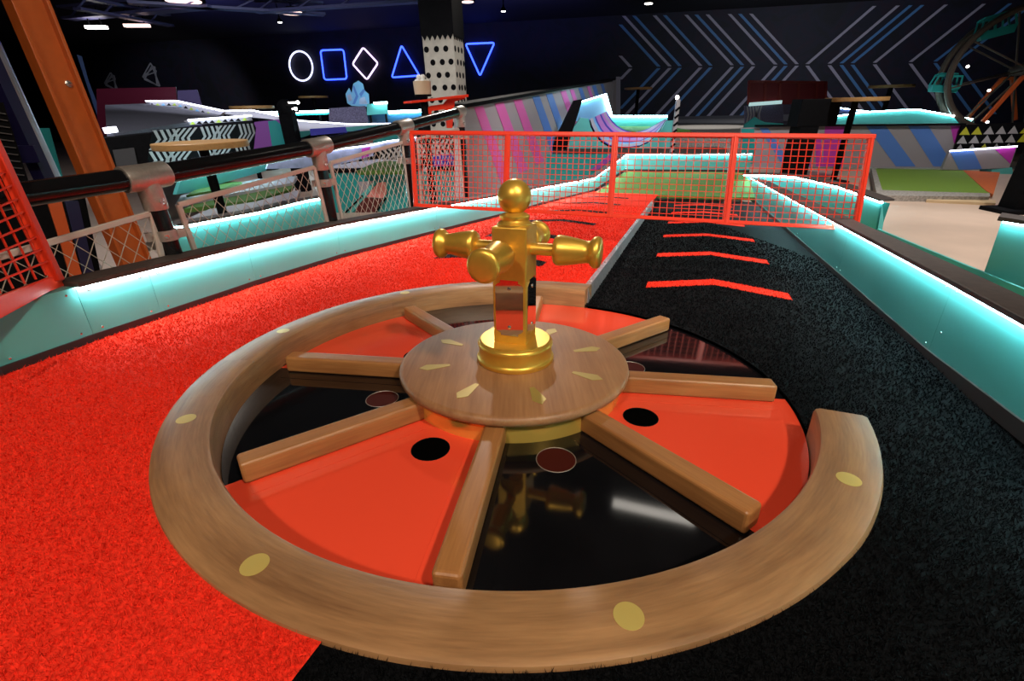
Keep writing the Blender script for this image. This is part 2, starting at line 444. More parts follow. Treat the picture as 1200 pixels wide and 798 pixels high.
# --- the wheel
wheel = thing('roulette_wheel', 'large red and black spinning wheel with wooden spokes and a golden handle in its middle', 'wheel', LANE, (0, 0, -.085))
PA = -8.6
ZP = -.074
def sector(a0, a1, hole_a):
    """annular sector plate with a round hole"""
    m = MB(); r0, r1 = .262, .6975; n = 20
    hc = V((.352*math.cos(R(hole_a)), .352*math.sin(R(hole_a)), 0)); hr = .041
    outer = [(r0, a0)] + [(r1, a0+(a1-a0)*i/n) for i in range(n+1)] + [(r0, a1-(a1-a0)*i/8) for i in range(9)][:-1]
    oc = [V((r*math.cos(R(a)), r*math.sin(R(a)), ZP)) for r, a in outer]
    hcirc = [V((hc.x+hr*math.cos(2*PI*i/28), hc.y+hr*math.sin(2*PI*i/28), ZP)) for i in range(28)]
    allp = oc + hcirc
    for t in tessellate_polygon([oc, list(reversed(hcirc))]):
        idx = []
        L = oc + list(reversed(hcirc))
        m.face([L[i] for i in t], 0)
    for aa, sg in ((a0, 1), (a1, -1)):
        er = V((math.cos(R(aa)), math.sin(R(aa)), 0)); et = V((-er.y, er.x, 0))*sg
        m.bar(er*.30 + et*.058 + V((0, 0, ZP)), er*.66 + et*.058 + V((0, 0, ZP)), .0022, .0012)
    for loop in (oc, hcirc):
        for i in range(len(loop)):
            p, q = loop[i], loop[(i+1) % len(loop)]; m.face([p, q, q-V((0, 0, .008)), p-V((0, 0, .008))], 0)
    cup = MB()
    cup.lathe([(hr+.0005, 0), (hr+.0005, -.07), (.001, -.072)], hc + V((0, 0, ZP-.001)), n=28)
    rim = MB(); k = 28
    rim.tube([hc + V((hr*math.cos(2*PI*i/k), hr*math.sin(2*PI*i/k), ZP)) for i in range(k)], .0009, 6, closed=True)
    return m, cup, rim
for k in range(8):
    a0 = PA + 45*k; red = k in (0, 2, 4, 6)
    # sectors run anticlockwise from spoke k; red ones: found on the photograph
    red = [False, True, False, True, False, True, False, True][k]
    m, cup, rim = sector(a0+.05, a0+44.95, a0+22.5)
    o = m.build('wheel_sector', 'red_gloss' if red else 'black_gloss', wheel)
    o['label'] = 'glossy red wheel sector' if red else 'glossy black wheel sector'
    cup.build('ball_cup', 'cup_red' if not red else 'hole', o, smooth=True)
    rim.build('cup_rim', 'steel' if not red else 'black', o, smooth=True)
under = MB(); under.lathe([(.05, 0), (.70, 0), (.70, .004), (.05, .004)], (0, 0, -.165), n=64); under.build('carrier_plate', 'black', wheel)
for k in range(8):
    an = R(PA+45*k); L0, L1 = .272, .665
    m = MB(); m.box((0, 0, 0), ((L1-L0)/2, .0230, .0235))
    me_org = V((math.cos(an), math.sin(an), 0))*((L0+L1)/2) + V((0, 0, -.0505))
    ORG['tmp'] = V((0, 0, 0))
    o = m.build('spoke', 'spoke_wood', None, IDM, (0, 0, 0), bevel=.007, seg=3)
    o.parent = wheel; o.matrix_basis = Matrix.Translation(me_org - ORG[wheel.name]) @ Matrix.Rotation(an, 4, 'Z')
m = MB(); m.lathe([(.284, -.08), (.284, -.0235), (.25, -.0235)], (0, 0, 0), n=96); m.build('hub_drum', 'gold_mirror', wheel, smooth=True)
m = MB(); m.lathe([(.28, -.024), (.297, -.024), (.3015, -.020), (.303, -.013), (.3015, -.006), (.297, -.002), (.290, 0), (.02, 0)], (0, 0, 0), n=96)
hub = m.build('hub_disc', 'disc_wood', wheel, smooth=True, angle=50)
for k in range(8):
    an = R(PA+22.5+45*k); er = V((math.cos(an), math.sin(an), 0)); et = V((-er.y, er.x, 0))
    q = [(.252, 0), (.232, .0165), (.172, .0055), (.172, -.0055), (.232, -.0165)]
    m = MB(); m.prism([er*r + et*w + V((0, 0, .0008)) for r, w in q], (0, 0, -.003)); m.build('brass_arrow', 'brass_dull', hub)
# golden handle
HX = V((.004, 0, 0))
m = MB(); m.lathe([(.10, 0), (.1025, .003), (.1025, .010), (.098, .013), (.0965, .017), (.0965, .042), (.099, .045), (.0995, .050), (.097, .055), (.091, .058), (.0905, .0605), (.02, .0605)], HX, n=64)
m.build('handle_base', 'gold', wheel, smooth=True, angle=40)
RT = Matrix.Rotation(R(-19), 3, 'Z')
m = MB(); m.box(HX + V((0, 0, .205)), (.0435, .0435, .147), RT)
shaft = m.build('shaft', 'gold', wheel, bevel=.0035, seg=2)
def notch(w, z0, z1, c=.010):
    hw = w/2
    P = [(-hw+c*1.3, z0), (hw-c*1.3, z0), (hw-c*1.3, z0+c*.6), (hw-c*.5, z0+c*1.0), (hw, z0+c*1.5), (hw, z1-c*1.5), (hw-c*.5, z1-c*1.0), (hw-c*1.3, z1-c*.6), (hw-c*1.3, z1), (-hw+c*1.3, z1), (-hw+c*1.3, z1-c*.6), (-hw+c*.5, z1-c*1.0), (-hw, z1-c*1.5), (-hw, z0+c*1.5), (-hw+c*.5, z0+c*1.0), (-hw+c*1.3, z0+c*.6)]
    return P
for k in range(4):
    rk = Matrix.Rotation(R(-19+90*k), 3, 'Z'); nn = rk @ V((0, -1, 0)); xx = rk @ V((1, 0, 0))
    m = MB(); m.prism([HX + nn*.0455 + xx*a + V((0, 0, z)) for a, z in notch(.072, .082, .226)], -nn*.002); m.build('mirror_plate', 'chrome', shaft)
    for z in (.105, .205):
        s_ = MB(); s_.lathe([(.0048, 0), (.0045, .0014), (.002, .0026), (.0005, .0028)], HX + nn*.0454 + V((0, 0, z)), nn, n=14); s_.build('screw', 'screw', shaft, smooth=True)
m = MB(); m.lathe([(.043, .352), (.043, .356), (.036, .360), (.0335, .364), (.036, .370), (.036, .374), (.030, .378), (.021, .382), (.0195, .388), (.0195, .39)], HX, n=40); m.build('ball_collar', 'gold', wheel, smooth=True, angle=50)
m = MB(); m.sphere(HX + V((0, 0, .4165)), .0400, 40); m.build('ball_finial', 'gold', wheel, smooth=True, angle=80)
for k in range(4):
    an = R(-19.3+90*k); ax = V((math.cos(an), math.sin(an), 0))
    g = MB()
    g.lathe([(.0145, .04), (.0145, .098), (.020, .099), (.031, .1015), (.0355, .107), (.036, .114), (.0345, .128), (.0305, .152), (.0265, .172), (.0255, .179), (.027, .185), (.033, .190), (.0365, .195), (.0368, .203), (.034, .208), (.029, .2105), (.02, .212), (.001, .212)], HX + V((0, 0, .297)), ax, n=36)
    g.build('grip', 'gold', wheel, smooth=True, angle=60)

# --- kerbs along the lane
def offset(poly, d):
    out = []
    for i, p in enumerate(poly):
        a = V((*poly[max(i-1, 0)], 0)); b = V((*poly[min(i+1, len(poly)-1)], 0)); t = (b-a).normalized()
        out.append((p[0]-t.y*d, p[1]+t.x*d))
    return out
def kerb(name, label, poly, z0s, z1, side, frame=LANE, cap_from=0, led_from=0, capw=.10, over=.018, seam=None, mats=('teal', 'cap', 'led')):
    """side +1: the body lies to the left of the running direction"""
    k = thing(name, label, 'kerb', frame, (poly[0][0], poly[0][1], z0s[0]))
    back = offset(poly, side*.03); inner = offset(poly, -side*over); outer = offset(poly, side*(capw-over))
    li = offset(poly, -side*.004); lo = offset(poly, -side*(over-.003))
    tr = offset(poly, -side*.006)
    led = MB(); cap = MB(); trim = MB()
    z1s = z1 if isinstance(z1, (list, tuple)) else [z1]*len(poly)
    for i in range(len(poly)-1):
        m = MB(); g = .0006
        a, b = V((*poly[i], 0)), V((*poly[i+1], 0)); dd = (b-a).normalized()*g
        a2, b2 = V((*back[i], 0)), V((*back[i+1], 0))
        qa, qb = V((0, 0, z0s[i])), V((0, 0, z0s[i+1])); Ta, Tb = V((0, 0, z1s[i])), V((0, 0, z1s[i+1]))
        vs = [a+dd+qa, b-dd+qb, b-dd+Tb, a+dd+Ta, a2+dd+qa, b2-dd+qb, b2-dd+Tb, a2+dd+Ta]
        m.v = vs; m.f = [(0, 1, 2, 3), (5, 4, 7, 6), (3, 2, 6, 7), (1, 0, 4, 5), (0, 3, 7, 4), (2, 1, 5, 6)]; m.m = [0]*6
        p = m.build('kerb_panel', mats[0], k)
        L = (V(poly[i+1])-V(poly[i])).length
        nn = V((dd.y, -dd.x, 0)).normalized()*side
        for q in (a+dd/g*.03, b-dd/g*.03):
            for zz in (z0s[i]+.04, min(z1s[i], z1s[i+1])-.016):
                s_ = MB(); s_.lathe([(.0035, 0), (.0032, .0012), (.001, .002)], V((q.x, q.y, zz)), nn, n=10); s_.build('screw', 'screw', p, smooth=True)
        c = lambda P, z: V((P[0], P[1], z))
        t_ = MB()
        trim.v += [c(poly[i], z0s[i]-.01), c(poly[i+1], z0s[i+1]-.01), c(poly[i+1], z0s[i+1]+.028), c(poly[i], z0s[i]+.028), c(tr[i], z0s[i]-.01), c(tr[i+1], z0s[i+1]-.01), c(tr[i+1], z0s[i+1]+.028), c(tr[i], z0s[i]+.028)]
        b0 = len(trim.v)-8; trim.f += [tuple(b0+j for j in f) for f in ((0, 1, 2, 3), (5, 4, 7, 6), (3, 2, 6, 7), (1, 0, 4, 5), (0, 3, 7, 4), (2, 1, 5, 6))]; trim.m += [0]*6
        if i >= cap_from:
            cap.prism([c(inner[i], z1s[i]), c(inner[i+1], z1s[i+1]), c(outer[i+1], z1s[i+1]), c(outer[i], z1s[i])], (0, 0, .016))
        if i >= led_from:
            led.prism([c(li[i], z1s[i]-.0008), c(li[i+1], z1s[i+1]-.0008), c(lo[i+1], z1s[i+1]-.0008), c(lo[i], z1s[i]-.0008)], (0, 0, -.003))
    cap.build('kerb_cap', mats[1], k, bevel=.002, seg=1)
    led.build('light_strip', mats[2], k)
    trim.build('base_shade_strip', 'gap_shade', k)  # trim imitates the shadow gap at the kerb foot with a dark strip
    return k
kl = kerb('lane_kerb', 'long teal kerb with glowing top edge and dark cap, along the red turf under the railing', KL, [ZR-.006]*len(KL), .16, +1, cap_from=3, led_from=3, mats=('teal', 'cap', 'led_left'))
sR = [-1.35, -.45, .55, 1.55, 2.55, 3.6, 4.7, 6.25]
tK = lambda s: TK + (-.016 if s < .2 else 0)
KR = [(st(s, tK(s)).x, st(s, tK(s)).y) for s in sR]
kr = kerb('lane_kerb', 'teal kerb with glowing top edge and dark cap along the right side of the black turf', KR, [zblack(s)-.006 for s in sR], .16, -1, capw=.092)

# --- green far end of the lane with its cross kerb
SE = 6.35
Pn = st(SE, 0); zt = [plp(x, y, Pn, UD) for x, y in ((722, 201), (850, 201), (722, 181), (848, 181))]
zg = (zt[0].z+zt[1].z)/2
g = MB()
nseg = 10; tl, trr = -.74, TK
rows = []
for i in range(nseg+1):
    u_ = i/nseg; s = lerp(S_END, SE, u_); z = lerp(-.016, zg, sstep(0, 1, u_)*.5+u_*.5)
    rows.append((st(s, lerp(-.74, -.50, u_), z), st(s, trr, z)))
for i in range(nseg): g.prism([rows[i][0], rows[i][1], rows[i+1][1], rows[i+1][0]], (0, 0, -.03))
tag(g.build('green_turf', 'green_turf', frame=LANE), 'green turf ramp at the far end of the lane behind the red fence', 'turf')
KE = [(st(SE, -.55).x, st(SE, -.55).y), (st(SE, TK+.02).x, st(SE, TK+.02).y)]
ke = kerb('end_kerb', 'bright teal cross kerb closing the green far end of the lane', KE, [zg]*2, zt[2].z, +1, capw=.08)
a, b = KL[-1], KE[0]
kj = kerb('side_kerb', 'short teal kerb joining the long left kerb to the cross kerb at the green end', [a, ((a[0]+b[0])/2-.01, (a[1]+b[1])/2), b], [-.02, (zg-.02)/2-.01, zg], [.16, lerp(.16, zt[2].z, .45), zt[2].z], +1, capw=.09, mats=('teal', 'cap', 'led_left'))

# --- red mesh fence across the lane
FA, FB = V((-.637, 1.919, .19)), V((1.778, 1.281, .13))
fd = (FB-FA).normalized(); fn = fd.cross(V((0, 0, 1))).normalized(); fu0 = fn.cross(fd); fu0 *= (1 if fu0.z > 0 else -1)
fu = fu0*math.cos(R(-8)) + fn*math.sin(R(-8)); FN = fd.cross(fu).normalized()
fp = lambda x, y: plp(x, y, FA, FN)
fence = thing('mesh_fence', 'low red welded mesh fence in four bays standing across the lane on both kerbs', 'fence', LANE, (FA+FB)/2)
topL, topR, botL, botR = fp(481.5, 155.5), fp(1025, 160.5), fp(485, 242), fp(1004, 268)
def fbar(a, b, w, dpt, nm):
    m = MB(); m.bar(a, b, dpt, w, up=((b-a).cross(FN))); return m.build(nm, 'red_paint', fence, bevel=.003, seg=1)
inset = fu*.0
fbar(topL, topR, .022, .035, 'top_rail'); 
bl, br = fp(487, 240.2), fp(990, 267.3)
m = MB(); m.bar(bl, br, .034, .02, up=((br-bl).cross(FN)))
m.bar(bl-FN*(-.012)-fu*.008, br-FN*(-.012)-fu*.008, .05, .005, up=((br-bl).cross(FN))); m.build('bottom_rail', 'red_paint', fence, bevel=.002, seg=1)
for k, (xt, xb, yb, w) in enumerate(((482.5, 487.5, 241, .024), (595.5, 592, 247.5, .034), (721.5, 714.5, 255, .034), (861.5, 850, 261.5, .034), (1020.5, 1002, 268, .026))):
    t = 157.0 + (xt-600)*.0095; a = fp(xb, yb); b = fp(xt, t)
    m = MB(); m.bar(a, b, w, .028, up=fd.cross(b-a)); m.bar(a + FN*.016, b + FN*.016, w*.45, .01, up=fd.cross(b-a))
    m.build('fence_post', 'red_paint', fence, bevel=.003, seg=1)
def grid_mesh(corners, nx, ny, r, nm, parent, material, nrm):
    """corners: bl, br, tr, tl"""
    BL, BR, TR, TL = corners; m = MB()
    for i in range(1, nx):
        u_ = i/nx; m.bar(lerp(BL, BR, u_), lerp(TL, TR, u_), r, r)
    for j in range(1, ny):
        v_ = j/ny; m.bar(lerp(BL, TL, v_)+nrm*r, lerp(BR, TR, v_)+nrm*r, r, r)
    return m.build(nm, material, parent)
xs = [(482.5, 487.5, 241), (595.5, 592, 247.5), (721.5, 714.5, 255), (861.5, 850, 261.5), (1020.5, 1002, 268)]
for (a, b), nx in zip(zip(xs[:-1], xs[1:]), (20, 19, 16, 18)):
    ta, tb = 157.0+(a[0]-600)*.0095, 157.0+(b[0]-600)*.0095
    grid_mesh((fp(a[1], a[2]-1), fp(b[1], b[2]-1), fp(b[0], tb), fp(a[0], ta)), nx, 14, .0036, 'wire_mesh', fence, 'red_paint', FN)

# --- red mesh panel on the kerb at the near left
pa, pb = pp(76, 331, .17), pp(0, 362, .17)
pd_ = (pb-pa).normalized(); nn = V((-pd_.y, pd_.x, 0)); nn = nn if nn.dot(PC-pa) > 0 else -nn
up = (V((0, 0, 1))*math.cos(R(6)) - nn*math.sin(R(6))); PN = pd_.cross(up).normalized(); PN = PN if PN.dot(PC-pa) > 0 else -PN
lp = lambda x, y: plp(x, y, pa, PN)
lf = thing('mesh_screen', 'red welded mesh panel on the kerb at the near end of the railing', 'fence', LANE, pa)
a, b = lp(68, 329), lp(-16, 150)
m = MB(); m.bar(a, b, .024, .024, up=PN); m.build('panel_post', 'red_paint', lf, bevel=.003)
BLx, TLx = lp(-70, 388), lp(-150, 200)
m = MB(); fl = [(66, 322), (80, 333), (60, 341), (0, 374), (-70, 414), (-70, 376), (0, 347)]
m.prism([plp(x, y, pa, PN) for x, y in fl], -PN*.012); m.build('bottom_flange', 'red_paint', lf, bevel=.002)
grid_mesh((lp(-70, 372), lp(66, 318), b, lp(-150, 215)), 9, 11, .0042, 'wire_mesh', lf, 'red_paint', PN)

# ================================================================== RAILING (world coordinates)
pb_px = [(203, 297), (389, 258.5), (483, 239.5), (545.5, 227)]
bases = [l2w(pp(x, y, .176)) for x, y in pb_px]
rail_px = [(-40, 241), (30, 229), (173, 206), (371, 171), (474, 147.5), (536, 131)]
rl = thing('guard_railing', 'black tube handrail on posts with grey mesh infill panels along the left kerb', 'railing', IDM, bases[1])
tops = [V((q.x, q.y, hz(q, y))) for q, y in zip(bases, (207.5, 172, 148.5, 131))]
# the near end of the railing carries on past the first post
dirn = (bases[0]-bases[1]); dirn.z = 0; dirn.normalize()
W0 = Wall(bases[1], bases[0])
near = W0.at(-30, 236)
rp_ = [near] + tops
for i in range(len(rp_)-1):
    m = MB(); m.tube([rp_[i], rp_[i+1]], .034, 22); m.build('handrail', 'rail_black', rl, smooth=True)
for i, (q, t) in enumerate(zip(bases, tops)):
    m = MB(); m.tube([V((q.x, q.y, q.z-.30)), V((q.x, q.y, t.z-.02))], .030, 22); m.build('post', 'rail_black', rl, smooth=True)
    f = MB(); dd = (rp_[i]-t).normalized(); de = (rp_[min(i+2, len(rp_)-1)]-t).normalized() if i < 3 else None
    L = .074
    f.tube([t+dd*L, t+dd*(L-.004), t, t+(de*(L-.004) if de else -dd*.03), t+(de*L if de else -dd*.034)], [.0405, .042, .042, .042, .0405], 24)
    f.tube([t, t-V((0, 0, .105)), t-V((0, 0, .108))], [.037, .037, .0355], 22)
    ft = f.build('tee_fitting', 'steel', rl, smooth=True)
    s_ = MB(); tow = (C0-t); tow.z = 0; tow.normalize(); sd = V((-tow.y, tow.x, 0)); dn = (tow*.8+sd*.6).normalized()
    s_.lathe([(.010, 0), (.010, .006), (.004, .006), (.004, .003), (.0005, .003)], t - V((0, 0, .08)) + dn*.036, dn, n=14); s_.build('set_screw', 'screw', ft, smooth=True)
    zc = hz(q, (275, 214, 188, 160)[i])
    c = MB(); p0 = V((q.x, q.y, zc)); c.tube([p0-V((0, 0, .018)), p0+V((0, 0, .018))], .0355, 20)
    c.bar(p0+sd*.025, p0+sd*.06, .018, .03); c.bar(p0-sd*.025, p0-sd*.06, .018, .03)
    cl = c.build('panel_clamp', 'steel', rl, smooth=True)
    s_ = MB(); s_.lathe([(.008, 0), (.008, .005), (.003, .005), (.0005, .004)], p0+tow*.035, tow, n=12); s_.build('set_screw', 'screw', cl, smooth=True)
def infill(wl, pts, nm='infill_frame', sp=.052):
    """pts: tl, tr, br, bl picture points"""
    P = wl.poly(pts); w = .018
    m = MB()
    for i in range(4): m.bar(P[i], P[(i+1) % 4], .014, w, up=wl.n.cross(P[(i+1) % 4]-P[i]))
    f = m.build(nm, 'frame_grey', rl, bevel=.002, seg=1)
    # diamond wires clipped to the frame
    d = wl.d; O = P[3]
    q2 = [((p-O).dot(d), p.z) for p in P]
    xa = min(p[0] for p in q2); xb = max(p[0] for p in q2); za = min(p[1] for p in q2); zb = max(p[1] for p in q2)
    wires = MB()
    def clip(a, b):
        t0, t1 = 0., 1.
        c = (sum(p[0] for p in q2)/4, sum(p[1] for p in q2)/4)
        for i in range(4):
            p, q = q2[i], q2[(i+1) % 4]; ex, ey = q[0]-p[0], q[1]-p[1]
            sgn = 1 if ex*(c[1]-p[1])-ey*(c[0]-p[0]) > 0 else -1
            fa = sgn*(ex*(a[1]-p[1])-ey*(a[0]-p[0])); fb = sgn*(ex*(b[1]-p[1])-ey*(b[0]-p[0]))
            if fa < 0 and fb < 0: return None
            if fa < 0: t0 = max(t0, fa/(fa-fb))
            elif fb < 0: t1 = min(t1, fa/(fa-fb))
        if t1-t0 < .01: return None
        return [(a[0]+(b[0]-a[0])*t, a[1]+(b[1]-a[1])*t) for t in (t0, t1)]
    H = zb-za+.05
    n = int((xb-xa+2*H)/sp)+2
    for k in range(-2, n):
        for sg in (1, -1):
            x0 = xa-H+k*sp; a = (x0, za-.02); b = (x0+sg*H*.75, za-.02+H) 
            if sg < 0: a = (x0+H, za-.02); b = (x0+H-H*.75, za-.02+H)
            r = clip(a, b)
            if r: wires.bar(O+d*r[0][0]+V((0, 0, r[0][1]-O.z))+wl.n*.0012*sg, O+d*r[1][0]+V((0, 0, r[1][1]-O.z))+wl.n*.0012*sg, .0020)
    wires.build('wire_mesh', 'wire', f)
infill(W0, [(-60, 318), (177, 250), (192, 310), (-60, 366)])
W1 = Wall(bases[0], bases[1]); infill(W1, [(209, 240), (368, 196), (386, 270), (232, 304)])
W2 = Wall(bases[1], bases[2]); infill(W2, [(387, 191), (472, 167), (482, 250), (403, 267)])
W3 = Wall(bases[2], bases[3]); infill(W3, [(489, 163), (537, 151), (544, 236), (495, 248)])

# ================================================================== ROOM
BW = Wall(xy(pY(722, 137, 21.)), xy(pY(722, 137, 21.)+V((10, -2.0, 0))))
def bwX(X): return BW.A + BW.d*((X-BW.A.x)/BW.d.x)
CE = 4.15
m = MB()
m.prism([(-26, -3, 0), (26, -3, 0), (26, 30, 0), (-26, 30, 0)], (0, 0, -.1)); structure(m.build('floor', 'floor'))
m = MB(); m.prism([(-26, -3, CE), (26, -3, CE), (26, 30, CE), (-26, 30, CE)], (0, 0, .1)); structure(m.build('ceiling', 'ceil'))
def wall(nm, a, b, th, mats):
    m = MB(); dd = (V(b)-V(a)).normalized(); n = V((-dd.y, dd.x))*th
    m.prism([(a[0], a[1], 0), (b[0], b[1], 0), (b[0]+n.x, b[1]+n.y, 0), (a[0]+n.x, a[1]+n.y, 0)], (0, 0, CE)); return structure(m.build(nm, mats))
a, b = bwX(-26), bwX(26)
wb = wall('wall_back', xy(a), xy(b), .2, 'wall_mural')
wall('wall_left', (-26, -3), (-26, 30), .2, 'wall_mural'); wall('wall_right', (26, 30), (26, -3), .2, 'wall_mural'); wall('wall_front', (26, -3), (-26, -3), .2, 'wall_mural')
m = MB(); flat(m, [(789, 139.5), (892, 137.5), (874, 158), (789, 158)], .55, .55); structure(m.build('floor_raised', 'concrete'))
# chevron stripes on the back wall
M['stripe_grey'] = mat('mural_grey_stripe', (.36, .33, .40), .6); M['stripe_blue'] = mat('mural_blue_stripe', (.07, .20, .42), .6)
cm = MB()
def stripe(p, q, mi, w=4.0):
    (x0, y0), (x1, y1) = p, q
    pts = [(x0-w/2, y0), (x0+w/2, y0), (x1+w/2, y1), (x1-w/2, y1)]
    cm.prism(BW.poly(pts, .012), -BW.n*.01, mi)
clipx = 727
for x, c in ((739, 0), (772, 1), (785, 0), (797, 1), (821, 0), (833, 1), (858, 0), (870, 1), (883, 0), (909, 0), (921, 1), (934, 0)):
    yc = 79.5-(x-740)*.018
    xu = x-54; yu = yc-60; 
    if x > 905 and False: continue
    sl = (x-xu)/(yc-1-yu)
    if xu < clipx: yu = yc-1-(x-clipx)/sl; xu = clipx
    if xu > 880: pass
    stripe((x, yc-1), (xu, yu), c, 4.2)
    xd = x-54; yd = 137; sl = (x-xd)/(yd-yc-1)
    if xd < clipx: yd = yc+1+(x-clipx)/sl; xd = clipx
    stripe((x, yc+1), (xd, yd), c, 4.2)
for x, c in ((946, 0), (972, 0), (986, 1), (999, 1), (1025, 0), (1067, 0), (1096, 1), (1122, 1)):
    yc = 76-(x-946)*.020
    stripe((x, yc-1), (x+79+(x-946)*.06, yc-69), c, 4.4); stripe((x, yc+1), (x+44, yc+61), c, 4.4)
cm.build('wall_graphic', ['stripe_grey', 'stripe_blue'], None)
o = bpy.data.objects['wall_graphic']; o.name = 'chevron_mural'; tag(o, 'mirrored grey and blue chevron stripes covering the dark back wall', 'mural')
m = MB(); BW.slab(m, [(722, 90), (727, 90), (727, 140), (722, 140)], .05); 
cp = m.build('trim_1', 'grey'); structure(cp)
cp.location += BW.n*.06
# dark skirting along the chevron wall
m = MB(); BW.slab(m, [(790, 136.5), (1090, 131), (1090, 139), (790, 144)], .03); bb = m.build('baseboard_back', 'skirt'); bb.location += BW.n*.05; structure(bb)
# white line logos on the dark wall at the left
def logo(cx, cy, s, label):
    m = MB()
    def ln(a, b, w=1.3):
        (x0, y0), (x1, y1) = a, b; dx, dy = x1-x0, y1-y0; L = math.hypot(dx, dy); nx, ny = -dy/L*w/2, dx/L*w/2
        m.prism(BW.poly([(x0+nx, y0+ny), (x1+nx, y1+ny), (x1-nx, y1-ny), (x0-nx, y0-ny)], .03), -BW.n*.02)
    T = lambda pts: [(cx+x*s, cy+y*s) for x, y in pts]
    for tri_ in ([(-10, 2), (-1, -14), (6, -4)], [(-10, 2), (7, 12), (4, -10)], [(-8, 5), (1, -11), (10, 13)]):
        q = T(tri_)
        for i in range(3): ln(q[i], q[(i+1) % 3])
    o = m.build('triangle_emblem', 'white'); tag(o, label, 'emblem', None)
logo(130, 96, .78, 'small pale line emblem of overlapping triangles on the dark wall, nearer the orange column')
logo(177, 88, 1., 'larger pale line emblem of overlapping triangles on the dark wall, farther from the orange column')
# neon signs
def neon(pts, material, label, closed=True, r=.032):
    P = [BW.at(x, y, .09) for x, y in pts]; m = MB(); m.tube(P, r, 10, closed=closed)
    o = m.build('neon_sign', material, smooth=True); tag(o, label, 'neon sign', 'neon shapes on the back wall')
    for i in (0, len(P)//2):
        c = MB(); c.bar(P[i], P[i]-BW.n*.09, .03); c.build('standoff', 'black', o)
    return o
def rounded(pts, r=3.0, n=5):
    out = []; k = len(pts)
    for i in range(k):
        p = V(pts[i]); a = (V(pts[i-1])-p).normalized(); b = (V(pts[(i+1) % k])-p).normalized()
        s, e = p+a*r, p+b*r
        for j in range(n+1):
            t = j/n; out.append(tuple((s*(1-t)+p*t)*(1-t) + (p*(1-t)+e*t)*t))
    return out
el = [(352.7+13.4*math.cos(t)*1.0+2.0*math.sin(t), 77.3+17.3*math.sin(t)) for t in [2*PI*i/40 for i in range(40)]]
neon(el, 'neon_white', 'white glowing neon ring on the dark back wall')
neon(rounded([(375.5, 59), (402.5, 58), (406.5, 92.5), (380, 93.5)], 3.5), 'neon_blue', 'blue glowing neon square with rounded corners on the dark back wall')
neon(rounded([(425.5, 55.5), (443, 74), (430, 93.5), (413, 75)], 3.), 'neon_pink', 'pinkish white neon diamond on the dark back wall')
neon(rounded([(470.5, 53), (491.5, 88.5), (459, 90.8)], 3.), 'neon_blue', 'blue neon triangle pointing up on the dark back wall')
neon(rounded([(545.5, 51.5), (579.5, 50), (562.5, 89)], 3.), 'neon_blue', 'blue neon triangle pointing down beside the dotted column')

# ceiling fittings
def truss(a, b, label, w=.12, nm='ceiling_truss', z=3.45):
    m = MB(); P, Q = pw(a[0], a[1], z), pw(b[0], b[1], z)
    m.bar(P, Q, w, .05); m.bar(P+V((0, 0, .22)), Q+V((0, 0, .22)), w, .05)
    k = 8
    for i in range(k): m.bar(lerp(P, Q, i/k), lerp(P, Q, (i+1)/k)+V((0, 0, .22 if i % 2 == 0 else 0)), .03)
    m.bar(lerp(P, Q, .2)+V((0, 0, .2)), lerp(P, Q, .2)+V((0, 0, CE-z)), .03); m.bar(lerp(P, Q, .8)+V((0, 0, .2)), lerp(P, Q, .8)+V((0, 0, CE-z)), .03)
    tag(m.build(nm, 'duct'), label, 'truss')
truss((80, 22), (250, 8), 'bluish ceiling truss nearest the orange column', .35, z=3.3)
truss((150, 3), (380, 17), 'bluish ceiling truss above the white neon ring', .3, z=3.3)
truss((300, 14), (500, 1), 'bluish ceiling truss running towards the dotted column', .25, z=3.3)
truss((90, 10), (200, 30), 'bluish ceiling truss crossing above the bar shaped lamps', .2, z=3.2)
def disc_lamp(x, y, z, r, label, material='lamp'):
    p = pw(x, y, z); t = thing('ceiling_lamp', label, 'lamp', IDM, p)
    m = MB(); m.lathe([(r*1.25, 0), (r*1.2, .05), (r*.4, .09), (r*.4, .12)], p, n=20); m.build('lamp_shade', 'black', t, smooth=True)
    m = MB(); m.lathe([(r, -.012), (r, .004), (.01, .004)], p, n=20); m.build('lamp_diffuser', material, t)
    m = MB(); m.tube([p+V((0, 0, .1)), V((p.x, p.y, CE))], .015, 6); m.build('lamp_rod', 'black', t)
disc_lamp(342, 15, 3.3, .28, 'round ceiling lamp above the white neon ring', 'lamp_pink')
disc_lamp(328, 26, 3.2, .05, 'tiny bright ceiling spot left of the white neon ring')
disc_lamp(590, 13, 3.2, .05, 'tiny bright ceiling spot above the dotted column')
disc_lamp(760, 4, 3.2, .09, 'small ceiling spot above the edge of the chevron stripes')
disc_lamp(548, 2, 3.4, .14, 'round ceiling lamp beside the black top of the dotted column', 'lamp_pink')
disc_lamp(215, 1, 3.4, .35, 'wide round ceiling lamp above the bluish trusses', 'lamp_pink')
for (x0, x1, y, mt, lb) in ((101, 125, 32, 'lamp', 'white bar shaped ceiling lamp near the orange column'), (146, 175, 30, 'lamp_pink', 'pinkish bar shaped ceiling lamp beside the white one')):
    m = MB(); m.bar(pw(x0, y, 3.1), pw(x1, y, 3.1), .12, .06); o = m.build('bar_lamp', mt); tag(o, lb, 'lamp')
    for x in (x0+5, x1-5):
        m = MB(); p = pw(x, y, 3.1); m.bar(p, V((p.x, p.y, CE)), .02); m.build('lamp_rod', 'black', o)

